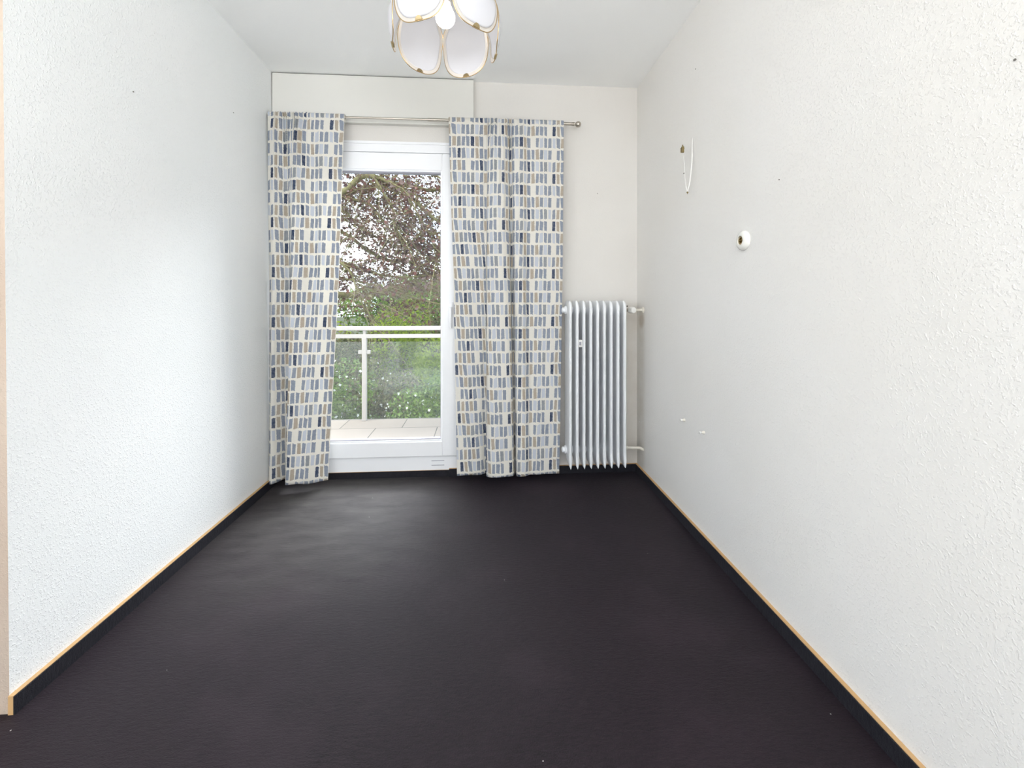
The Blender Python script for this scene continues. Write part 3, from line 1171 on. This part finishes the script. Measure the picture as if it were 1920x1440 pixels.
obj('cross_bar', bm, M_DARKBRASS, core)

# lamp cable dangling from the wall: out of the wall, down, and a bare wire back up to a terminal
pA = wall_r_point(1298, 258)
pB = wall_r_point(1289, 362)
cb = empty('lamp_cable', pA)
tag(cb, 'white lamp cable dangling from the right wall with a brass terminal', 'cable')
bpos = Vector(on_x(1289, 360, pB.x - 0.035))
cx, cy, cz_ = pA
mid1 = on_x(1297.5, 300, pA.x - 0.016)
mid2 = on_x(1294, 336, pA.x - 0.026)
bm = bmesh.new()
pts = [pA + Vector((0.004, 0, 0.0)), on_x(1298, 266, pA.x - 0.006), mid1, mid2, bpos]
sm = []
for i in range(33):
    t = i / 32
    sm.append(Vector((crom([q.x for q in pts], t), crom([q.y for q in pts], t), crom([q.z for q in pts], t))))
tube(bm, sm, [0.0034] * 24 + [0.0034 - 0.0001 * k for k in range(9)], 10)
obj('sheath', rel(cb, bm), M_PLASTIC, cb, smooth=True)
cpos = Vector(on_x(1281.5, 290, pA.x - 0.060))
pts = [bpos, on_x(1286, 345, pA.x - 0.045), on_x(1283.5, 318, pA.x - 0.055), cpos]
sm = [Vector((crom([q.x for q in pts], i / 20), crom([q.y for q in pts], i / 20), crom([q.z for q in pts], i / 20))) for i in range(21)]
bm = bmesh.new()
tube(bm, sm, 0.0013, 8)
tag(obj('wire', rel(cb, bm), M_PLASTIC, cb, smooth=True), 'thin pale wire running up to the terminal')
pts = [bpos, on_x(1285, 348, pA.x - 0.048), on_x(1282.3, 325, pA.x - 0.066)]
sm = [Vector((crom([q.x for q in pts], i / 12), crom([q.y for q in pts], i / 12), crom([q.z for q in pts], i / 12))) for i in range(13)]
bm = bmesh.new()
tube(bm, sm, 0.0012, 8)
obj('wire', rel(cb, bm), M_PLASTIC, cb, smooth=True)
bm = bmesh.new()
e = sm[-1]
bmesh.ops.create_icosphere(bm, subdivisions=2, radius=0.003, matrix=Matrix.Translation(e))
obj('wire_end', rel(cb, bm), M_GAP, cb, smooth=True)
bm = bmesh.new()
bmesh.ops.create_icosphere(bm, subdivisions=2, radius=0.0045, matrix=Matrix.Translation(bpos + Vector((0, 0, -0.002))))
tube(bm, [bpos, bpos + Vector((0, 0, -0.010))], [0.003, 0.001], 8)
obj('cable_tip', rel(cb, bm), M_DARKBRASS, cb, smooth=True)
tp = Vector(on_x(1279.5, 280, pA.x - 0.060))
bm = bmesh.new()
box(bm, tp.x - 0.006, tp.x + 0.006, tp.y - 0.008, tp.y + 0.002, tp.z - 0.017, tp.z + 0.012, 0.002)
box(bm, tp.x - 0.006, tp.x + 0.006, tp.y + 0.003, tp.y + 0.009, tp.z - 0.014, tp.z + 0.009, 0.002)
tube(bm, [tp + Vector((0, -0.003, 0.010)), tp + Vector((0, -0.003, 0.020))], 0.0028, 8)
tube(bm, [tp + Vector((-0.008, -0.002, 0.004)), tp + Vector((0.008, -0.002, 0.004))], 0.0026, 8)
tag(obj('terminal', rel(cb, bm), M_DARKBRASS, cb), 'dark brass terminal at the upper end of the wire')


# two wall plugs with screws
def plug(u, v, label):
    p = wall_r_point(u, v)
    o = empty('wall_plug', p)
    tag(o, label, 'wall plug', 'wall plugs low on the right wall')
    bm = bmesh.new()
    lathe(bm, [(0.0078, 0.0), (0.0082, 0.002), (0.0066, 0.006), (0.0054, 0.012), (0.0048, 0.013)], MW, 20)
    obj('sleeve', bm, M_CREAMPIPE, o, smooth=True, angle=40)
    bm = bmesh.new()
    lathe(bm, [(0.0032, 0.008), (0.0032, 0.017), (0.006, 0.018), (0.0062, 0.0215), (0.0045, 0.0235), (0.0, 0.0238)], MW, 18)
    obj('screw', bm, M_PLASTIC, o, smooth=True, angle=40)
    bm = bmesh.new()
    box(bm, -0.0242, -0.0225, -0.0012, 0.0012, -0.0042, 0.0042)
    obj('slot', bm, M_GAP, o)


plug(1284, 787.5, 'small cream wall plug on the right wall, upper one, nearer the radiator')
plug(1320.5, 811, 'small cream wall plug on the right wall, lower one, farther from the radiator')


def nail(u, v, side, label, r=0.0022, name='nail'):
    if side == 'r':
        p = wall_r_point(u, v)
        M = Matrix.Translation(p) @ MW
    elif side == 'l':
        p = on_x(u, v, -1.26)
        for _ in range(3):
            p = on_x(u, v, xl(p.z))
        M = Matrix.Translation(p) @ Matrix.Rotation(math.pi / 2, 4, 'Y')
    else:
        p = on_y(u, v, YB)
        M = Matrix.Translation(p) @ Matrix.Rotation(math.pi / 2, 4, 'X')
    bm = bmesh.new()
    lathe(bm, [(r * 0.5, -0.002), (r * 0.5, 0.002), (r, 0.0022), (r, 0.0032), (0.0, 0.0036)], M, 14)
    o = obj(name, bm, M_GAP, smooth=True, angle=40)
    bmesh_loc = p
    o.data.transform(Matrix.Translation(-p))
    o.location = p
    tag(o, label, 'nail', 'nails left in the walls')


nail(1905, 112, 'r', 'dark nail head high on the right wall near the picture edge', 0.0022)
nail(1305, 129.5, 'r', 'pale nail head on the right wall above the dangling cable', 0.0022)
nail(1462, 337, 'r', 'tiny nail head on the right wall, above and right of the round rosette', 0.002)
nail(249, 172, 'l', 'dark nail head high on the left wall', 0.0024)
nail(437, 211.5, 'l', 'faint nail head on the left wall near the curtain rod', 0.002)
nail(1120, 363, 'b', 'tiny nail head on the back wall above the radiator', 0.0026)

# paint blob in the corner over the return pipe
p = wall_r_point(1199.5, 791)
bm = bmesh.new()
bmesh.ops.create_icosphere(bm, subdivisions=3, radius=0.010, matrix=Matrix.Diagonal((0.5, 1, 1.1, 1)))
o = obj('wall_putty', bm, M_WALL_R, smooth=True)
o.location = p
tag(o, 'small dab of cream filler on the right wall in the corner by the radiator', 'filler')

# ---------------------------------------------------------------- flower pendant lamp
LT = 1.70
r_ = ray(835, 570)
LC = Vector((r_[0] * LT, r_[1] * LT, 0))
Z0 = 2.068                                     # lower rim of the petals
lamp = empty('ceiling_lamp', (LC.x, LC.y, HR))
tag(lamp, 'flower shaped ceiling lamp with six white glass petals in gold frames', 'lamp')
view_az = math.atan2(LC.y, LC.x)               # azimuth pointing away from the camera


def petal_point(s, tt, grow=0.0):
    """s in -1..1 across, tt 0 at the lower tip .. 1 at the hub; local frame, +X outward"""
    # radius of the flower as height grows (bell, widest a bit above the rim)
    z = tt * 0.285
    Rm = crom([0.186, 0.206, 0.216, 0.214, 0.196, 0.160, 0.108, 0.050], tt)
    half = crom([0.000, 0.088, 0.110, 0.116, 0.110, 0.092, 0.060, 0.026], tt) if False else 0
    return z, Rm


def petal_outline(n=72):
    """outline of one petal as (s_lateral metres, height metres)"""
    pts = []
    W, H = 0.104, 0.275
    for k in range(n):
        a = 2 * math.pi * k / n
        # superellipse lower part, tapering upper part
        ca, sa = math.cos(a), math.sin(a)
        ex = 0.72
        x = math.copysign(abs(ca) ** ex, ca) * W
        z = math.copysign(abs(sa) ** ex, sa)
        z01 = (z + 1) / 2
        taper = 1 - 0.62 * smoothstep((z01 - 0.55) / 0.45)
        pts.append((x * taper, z01 * H))
    return pts


def petal_map(x, h):
    """petal-local (x lateral, h height) to lamp space, +X outward"""
    t = h / 0.275
    R = crom([0.198, 0.209, 0.215, 0.214, 0.201, 0.175, 0.128, 0.060], t)
    bow = -0.20 * (x * x) / 0.104 * 1.15         # curved like a cup
    return Vector((R + bow, x, h))


def make_petal(phi):
    hold = empty('petal')
    hold.parent = lamp
    ang = view_az - phi
    hold.location = (0, 0, Z0 - HR)
    hold.rotation_euler = (0, 0, ang)
    out = petal_outline()
    # glass: rings shrinking toward the middle
    bm = bmesh.new()
    cx_, ch_ = 0.0, 0.13
    rings = []
    for sc in (0.90, 0.85, 0.65, 0.42, 0.2):
        rings.append([bm.verts.new(petal_map(cx_ + (x - cx_) * sc, ch_ + (h - ch_) * sc)) for x, h in out])
    for a, b in zip(rings[:-1], rings[1:]):
        n = len(a)
        for k in range(n):
            bm.faces.new((a[k], a[(k + 1) % n], b[(k + 1) % n], b[k]))
    c = bm.verts.new(petal_map(0, ch_))
    for k in range(len(rings[-1])):
        bm.faces.new((rings[-1][k], rings[-1][(k + 1) % len(out)], c))
    g = obj('petal_glass', bm, M_OPAL, hold, smooth=True)
    md = g.modifiers.new('pane_thickness', 'SOLIDIFY')
    md.thickness = 0.003
    # frame: flat band round the outline, an outer rim tube and a thinner inner bead
    bm = bmesh.new()
    o1 = [petal_map(x, h) for x, h in out]
    o2 = [petal_map(x * 0.885, ch_ + (h - ch_) * 0.895) + Vector((-0.004, 0, 0)) for x, h in out]
    n = len(out)
    va = [bm.verts.new(q) for q in o1]
    vb = [bm.verts.new(q) for q in o2]
    vc = [bm.verts.new(q + Vector((-0.0015, 0, 0))) for q in o1]
    vd = [bm.verts.new(q + Vector((-0.0015, 0, 0))) for q in o2]
    for k in range(n):
        k2 = (k + 1) % n
        bm.faces.new((va[k], va[k2], vb[k2], vb[k]))
        bm.faces.new((vc[k2], vc[k], vd[k], vd[k2]))
        bm.faces.new((vb[k], vb[k2], vd[k2], vd[k]))
    obj('frame_band', bm, M_FRAMEIN, hold, smooth=True, angle=50)
    bm = bmesh.new()
    loop = o1 + [o1[0], o1[1]]
    tube(bm, loop, 0.0019, 8, cap=False)
    tag(obj('petal_frame', bm, M_GOLDFRAME, hold, smooth=True), 'gold metal rim')
    # half-round clip at the lower tip
    bm = bmesh.new()
    rr = 0.0135
    fr_, bk_ = [], []
    for k in range(17):
        a = math.pi * k / 16
        q = petal_map(rr * math.cos(a), 0.001 + rr * math.sin(a))
        fr_.append(bm.verts.new(q + Vector((0.004, 0, 0))))
        bk_.append(bm.verts.new(q + Vector((-0.006, 0, 0))))
    bm.faces.new(fr_)
    bm.faces.new(bk_[::-1])
    for k in range(17):
        k2 = (k + 1) % 17
        bm.faces.new((fr_[k], fr_[k2], bk_[k2], bk_[k]))
    obj('clip', bm, M_BRASS, hold)


M_FRAMEIN = simple('cream_inner_band', (0.66, 0.62, 0.57, 1), 0.3, metal=0.2)
for d in (27, -33, 87, -93, 147, -153):
    make_petal(math.radians(d))
bm = bmesh.new()
lathe(bm, [(0.0, -0.002), (0.055, -0.002), (0.060, -0.012), (0.050, -0.035), (0.012, -0.045), (0.009, -0.10), (0.009, -0.125),
           (0.03, -0.135), (0.068, -0.150), (0.068, -0.165), (0.0, -0.17)], seg=40)
obj('hub', bm, M_BRASS, lamp, smooth=True, angle=35)
bz = 2.163
bm = bmesh.new()
lathe(bm, [(0.0, bz - HR)] + [(0.0385 * math.sin(math.pi * k / 20), bz + 0.0385 - 0.0385 * math.cos(math.pi * k / 20) * 1.0 - HR) for k in range(1, 15)]
      + [(0.024, bz + 0.080 - HR), (0.017, bz + 0.097 - HR)], seg=32)
bulb = obj('bulb', bm, M_BULB, lamp, smooth=True)
bm = bmesh.new()
lathe(bm, [(0.0, bz + 0.095 - HR), (0.020, bz + 0.095 - HR), (0.022, bz + 0.14 - HR), (0.0, bz + 0.14 - HR)], seg=28)
obj('socket', bm, M_PLASTIC, lamp, smooth=True, angle=40)
pl = bpy.data.lights.new('bulb_light', 'POINT')
pl.energy = 0.4
pl.color = (1.0, 0.93, 0.84)
pl.shadow_soft_size = 0.03
plo = bpy.data.objects.new('bulb_light', pl)
COL.objects.link(plo)
plo.parent = lamp
plo.location = (0, 0, bz - 0.04 - HR)

# ---------------------------------------------------------------- balcony
BZ = -0.05
bm = bmesh.new()
box(bm, -2.6, 2.2, YB + 0.05, 4.42, BZ - 0.18, BZ)
o = obj('balcony_floor', bm, M_TILE)
struct(o)
bm = bmesh.new()
box(bm, DX0, DX1, YB + 0.02, YB + 0.32, BZ, 0.040)
struct(obj('trim_3', bm, M_PVC))

RYB = 4.36
rail = empty('balcony_railing', (-0.8, RYB, BZ))
tag(rail, 'pale metal balcony railing with double handrail and clear glass panels', 'railing')
zt1, zt0 = on_y(700, 611.5, RYB).z, on_y(700, 619.5, RYB).z
zs1, zs0 = on_y(700, 626.5, RYB).z, on_y(700, 634, RYB).z
bm = bmesh.new()
box(bm, -2.5, 2.1, RYB - 0.025, RYB + 0.025, zt0, zt1, 0.006)
obj('handrail', rel(rail, bm), M_RAIL, rail)
bm = bmesh.new()
box(bm, -2.5, 2.1, RYB - 0.018, RYB + 0.018, zs0, zs1, 0.004)
obj('lower_rail', rel(rail, bm), M_RAIL, rail)
xp = on_y(683.5, 700, RYB).x
for k in (-1, 0, 1, 2):
    px_ = xp + 1.05 * k
    bm = bmesh.new()
    box(bm, px_ - 0.022, px_ + 0.022, RYB - 0.022, RYB + 0.022, BZ, zs0 + 0.002, 0.004)
    box(bm, px_ - 0.012, px_ + 0.012, RYB - 0.010, RYB + 0.010, zs1 - 0.002, zt0 + 0.002)
    obj('post', rel(rail, bm), M_RAIL, rail)
    for dz_ in (on_y(684, 660, RYB).z,):
        bm = bmesh.new()
        box(bm, px_ - 0.058, px_ + 0.058, RYB - 0.014, RYB + 0.014, dz_ - 0.018, dz_ + 0.018, 0.003)
        obj('glass_clamp', rel(rail, bm), M_RAIL, rail)
    bm = bmesh.new()
    box(bm, px_ + 0.034, px_ + 1.05 - 0.034, RYB - 0.004, RYB + 0.004, BZ + 0.012, zs0 - 0.035)
    obj('glass_panel', rel(rail, bm), M_BALGLASS, rail)

# ---------------------------------------------------------------- garden
bm = bmesh.new()
n = 40
GZ = -1.3
gr = [[bm.verts.new((-30 + 60 * i / n, 4.6 + 60 * (j / n) ** 1.5, GZ + 0.12 * mnoise.noise((i * .7, j * .7, 0)) + 0.5 * (j / n))) for i in range(n + 1)] for j in range(n + 1)]
for j in range(n):
    for i in range(n):
        bm.faces.new((gr[j][i], gr[j][i + 1], gr[j + 1][i + 1], gr[j + 1][i]))
g = obj('garden_ground', bm, M_SOIL, smooth=True)
g['kind'] = 'structure'


def leaf_mesh(name, centres, size, rng, mat, parent, aspect=0.62, flat=0.0):
    """folded four-point leaves around the given centres, one mesh"""
    C_ = np.asarray(centres, dtype=float)
    N = len(C_)
    d = rng.normal(size=(N, 3))
    d[:, 2] *= (1 - flat)
    d /= np.linalg.norm(d, axis=1)[:, None] + 1e-9
    e = rng.normal(size=(N, 3))
    e -= (e * d).sum(1)[:, None] * d
    e /= np.linalg.norm(e, axis=1)[:, None] + 1e-9
    nrm = np.cross(d, e)
    L = size * rng.uniform(0.65, 1.25, size=(N, 1))
    p0 = C_ - d * L * 0.5
    p2 = C_ + d * L * 0.5
    p1 = C_ + e * L * aspect * 0.5 + nrm * L * 0.12 - d * L * 0.05
    p3 = C_ - e * L * aspect * 0.5 + nrm * L * 0.12 - d * L * 0.05
    V = np.stack([p0, p1, p2, p3], axis=1).reshape(-1, 3)
    base = (np.arange(N) * 4)[:, None]
    F = np.concatenate([base + np.array([[0, 1, 2]]), base + np.array([[0, 2, 3]])], axis=0)
    me = bpy.data.meshes.new(name)
    me.from_pydata(V.tolist(), [], F.tolist())
    return link_mesh(name, me, mat, parent)


def shrub(loc, w, dpt, h, count, size, mat, label, cat='shrub', group=None, seed=0, name='garden_shrub', flowers=0, stems=7):
    rng = np.random.default_rng(seed)
    rt = empty(name, loc)
    tag(rt, label, cat, group)
    # lumpy crown: several overlapping lobes reaching the ground
    nl = 9
    cs = np.stack([rng.uniform(-w * .36, w * .36, nl), rng.uniform(-dpt * .36, dpt * .36, nl), rng.uniform(h * .22, h * .78, nl)], 1)
    rs_ = np.stack([rng.uniform(.22, .34, nl) * w, rng.uniform(.25, .4, nl) * dpt, rng.uniform(.2, .32, nl) * h], 1)
    pick = rng.integers(0, nl, count)
    v = rng.normal(size=(count, 3))
    v /= np.linalg.norm(v, axis=1)[:, None]
    rad_ = rng.uniform(0.55, 1.08, size=(count, 1)) ** 0.6
    P_ = cs[pick] + v * rad_ * rs_[pick]
    P_[:, 2] = np.abs(P_[:, 2])
    leaf_mesh('foliage', P_, size, rng, mat, rt)
    bm = bmesh.new()
    for k in range(stems):
        e = cs[k % nl]
        a = Vector((e[0] * .15, e[1] * .15, -0.05))
        b = Vector(e)
        m_ = (a + b) / 2 + Vector((rng.normal() * .06, rng.normal() * .06, 0))
        tube(bm, [a, m_, b], [0.022, 0.015, 0.006], 6)
    obj('stems', bm, M_BARK, rt)
    if flowers:
        v = rng.normal(size=(flowers, 3))
        v /= np.linalg.norm(v, axis=1)[:, None]
        v[:, 1] = -np.abs(v[:, 1])
        pick = rng.integers(0, nl, flowers)
        P2 = cs[pick] + v * rs_[pick] * 1.05
        P2[:, 2] = np.abs(P2[:, 2])
        tag(leaf_mesh('blossom', P2, size * 0.8, rng, M_FLOWER, rt, aspect=0.9), 'scattered white blossom')
    return rt


SG = 'shrubs in the garden below the balcony'
# positions in metres beyond the balcony (x, y, z)
gz = lambda y: GZ
shrub((-2.15, 6.35, GZ), 1.25, 1.0, 1.55, 6500, 0.055, M_GREEN, 'mid green flowering shrub behind the glass left of the railing post', seed=1, flowers=150, group=SG)
shrub((-1.35, 6.75, GZ), 1.2, 1.0, 1.45, 6500, 0.052, M_OLIVE, 'olive brown shrub behind the glass right of the railing post', seed=2, flowers=120, group=SG)
shrub((-0.55, 6.35, GZ), 1.2, 1.0, 1.40, 6500, 0.054, M_GREEN, 'green shrub low behind the glass at the right of the door pane', seed=3, flowers=90, group=SG)
shrub((0.75, 6.6, GZ), 1.4, 1.1, 1.7, 4000, 0.065, M_GREEN, 'green garden shrub hidden behind the right curtain', seed=4, group=SG)
shrub((-3.5, 6.6, GZ), 1.5, 1.1, 1.9, 4000, 0.065, M_OLIVE, 'olive garden shrub hidden behind the left curtain', seed=5, group=SG)
shrub((-0.85, 7.75, GZ), 0.95, 0.8, 1.95, 4500, 0.062, M_LIME, 'bright lime green bush just under the handrail at the right of the pane', seed=6, group=SG)
shrub((-2.05, 8.0, GZ), 1.35, 0.9, 1.85, 5500, 0.060, M_OLIVE, 'olive green bush behind the handrail post at the middle of the pane', seed=12, group=SG)
shrub((-1.75, 9.1, GZ), 1.3, 0.9, 2.65, 6000, 0.068, M_LIME, 'tall yellow green bush rising above the handrail', seed=7, group=SG)
shrub((-3.15, 8.9, GZ), 1.2, 0.9, 2.35, 4500, 0.070, M_LIME, 'yellow green bush at the left edge of the door pane', seed=8, group=SG)
shrub((-0.6, 9.3, GZ), 1.3, 0.9, 2.50, 6000, 0.070, M_OLIVE, 'brownish hedge bush above the handrail at the right', seed=9, group=SG)
shrub((-2.4, 10.4, GZ), 1.8, 0.9, 2.45, 6000, 0.075, M_OLIVE, 'brownish hedge bush behind the tall yellow green one', seed=14, group=SG)
shrub((1.2, 8.8, GZ), 2.0, 1.1, 2.5, 4000, 0.085, M_GREEN, 'green hedge bush out past the right curtain', seed=10, group=SG)
shrub((-4.9, 9.8, GZ), 2.0, 1.1, 2.9, 4000, 0.085, M_GREEN, 'green hedge bush out past the left wall', seed=11, group=SG)
for i, (x, y, w, h) in enumerate(((-9.5, 20, 5, 4.2), (-4.6, 24, 5, 3.8), (-0.6, 20, 5, 3.4), (5.0, 23, 5, 4.2))):
    labs = ['distant hazy tree far to the left beyond the beech', 'distant hazy tree seen low through the beech branches at left',
            'distant hazy tree seen low through the beech branches at right', 'distant hazy tree far to the right beyond the beech']
    shrub((x, y, GZ + 0.2), w, 3.0, h, 5000, 0.24, M_GREEN, labs[i], cat='tree', group='trees far beyond the garden', seed=20 + i, name='distant_tree', stems=5)

# copper beech: the trunk stands left of the view, boughs reach across it
beech = empty('copper_beech', (-4.6, 8.2, GZ))
tag(beech, 'copper beech tree with purple brown leaves filling the door pane', 'tree')
rng = np.random.default_rng(77)
bl = Vector(beech.location)


def bough_path(px, Y0, Y1):
    n = len(px)
    return [on_y(u, v, Y0 + (Y1 - Y0) * i / (n - 1)) for i, (u, v) in enumerate(px)]


boughs = [
    # (pixels, y start, y end, r start, r end)
    ([(480, 420), (560, 395), (640, 362), (675, 333), (700, 331), (733, 344), (765, 365), (800, 398), (835, 425), (900, 470), (980, 520)], 7.4, 7.0, 0.050, 0.012),
    ([(520, 350), (600, 366), (650, 372), (690, 382), (715, 410), (735, 435), (760, 455), (800, 480), (860, 520)], 7.8, 7.4, 0.030, 0.006),
    ([(500, 300), (560, 330), (640, 358), (690, 352), (722, 345), (770, 348), (810, 357), (880, 345), (960, 350)], 8.3, 8.0, 0.055, 0.02),
    ([(440, 520), (560, 545), (640, 553), (690, 553), (740, 544), (775, 535), (830, 548), (900, 560), (980, 590)], 7.9, 7.6, 0.060, 0.015),
    ([(500, 400), (600, 420), (650, 440), (690, 470), (730, 488), (775, 492), (820, 505), (880, 520)], 8.4, 8.2, 0.035, 0.010),
    ([(560, 440), (620, 480), (655, 508), (668, 540), (682, 575), (700, 610)], 6.6, 6.5, 0.018, 0.005),
    ([(700, 331), (718, 360), (735, 390), (742, 420), (755, 460), (770, 500)], 7.2, 6.9, 0.020, 0.005),
    ([(765, 365), (780, 395), (800, 430), (815, 470), (822, 520)], 7.0, 6.9, 0.012, 0.004),
    ([(480, 220), (600, 240), (700, 250), (800, 280), (900, 330), (1000, 400)], 8.0, 7.2, 0.05, 0.012),
    ([(480, 470), (580, 480), (640, 492), (700, 512), (760, 520), (830, 515), (920, 530)], 7.3, 7.0, 0.025, 0.006),
    ([(520, 540), (600, 520), (660, 525), (720, 540), (780, 560), (850, 575), (940, 590)], 7.0, 6.9, 0.020, 0.006),
    ([(480, 300), (580, 330), (650, 400), (680, 430), (720, 450), (780, 460), (860, 470), (940, 480)], 8.8, 8.5, 0.030, 0.008),
    ([(600, 300), (660, 290), (740, 300), (820, 330), (860, 380), (900, 440)], 7.6, 7.3, 0.025, 0.006),
]
trunk_top = Vector((-4.6, 8.2, 3.2))
leaf_c = []
for bi, (px, y0, y1, r0, r1) in enumerate(boughs):
    path = bough_path(px, y0, y1)
    if bi not in (5, 6, 7):
        path = [Vector((-4.6, 8.2, max(0.2, path[0].z * 0.8)))] + path
    n = len(path)
    sm, rr = [], []
    K = n * 6
    for i in range(K + 1):
        t = i / K
        sm.append(Vector((crom([q.x for q in path], t), crom([q.y for q in path], t), crom([q.z for q in path], t))) - bl)
        rr.append(r0 * 1.35 + (r1 - r0 * 1.35) * t)
    bm = bmesh.new()
    tube(bm, sm, rr, 8)
    obj('bough', bm, M_BARK, beech, smooth=True)
    # twigs with leaves
    bm = bmesh.new()
    nt = int(20 + 8 * (sm[0] - sm[-1]).length)
    for k in range(nt):
        t = rng.uniform(0.12, 1.0)
        i = int(t * K)
        p = sm[i]
        L = rng.uniform(0.35, 0.95)
        d = Vector((rng.normal() * 0.8 + 0.35, rng.normal() * 0.55, rng.normal() * 0.55 - 0.35)).normalized()
        q1 = p + d * L * 0.5 + Vector((0, 0, 0.03))
        q2 = p + d * L + Vector((0, 0, -0.10 * L))
        tube(bm, [p, q1, q2], [0.008, 0.0055, 0.003], 5)
        nl = int(40 * L)
        for m_ in range(nl):
            f = rng.uniform(0.12, 1.05)
            base = p * (1 - f) ** 2 + q1 * 2 * f * (1 - f) + q2 * f * f
            leaf_c.append(tuple(base + Vector((rng.normal() * .075, rng.normal() * .075, rng.normal() * .05 - 0.01))))
    obj('twigs', bm, M_BARK, beech)
print('beech leaves', len(leaf_c))
leaf_c = [q for q in leaf_c if q[2] + GZ > 1.30 or rng.uniform() < 0.33]
leaf_mesh('foliage', leaf_c, 0.068, rng, M_BEECH, beech, aspect=0.7, flat=0.35)
bm = bmesh.new()
tube(bm, [(0, 0, -0.1), (0.03, 0, 1.0), (-0.04, 0.05, 2.4), (0.05, 0, 4.0), (0.1, 0, 6.0)], [0.34, 0.27, 0.24, 0.18, 0.08], 16)
obj('trunk', bm, M_BARK, beech, smooth=True)
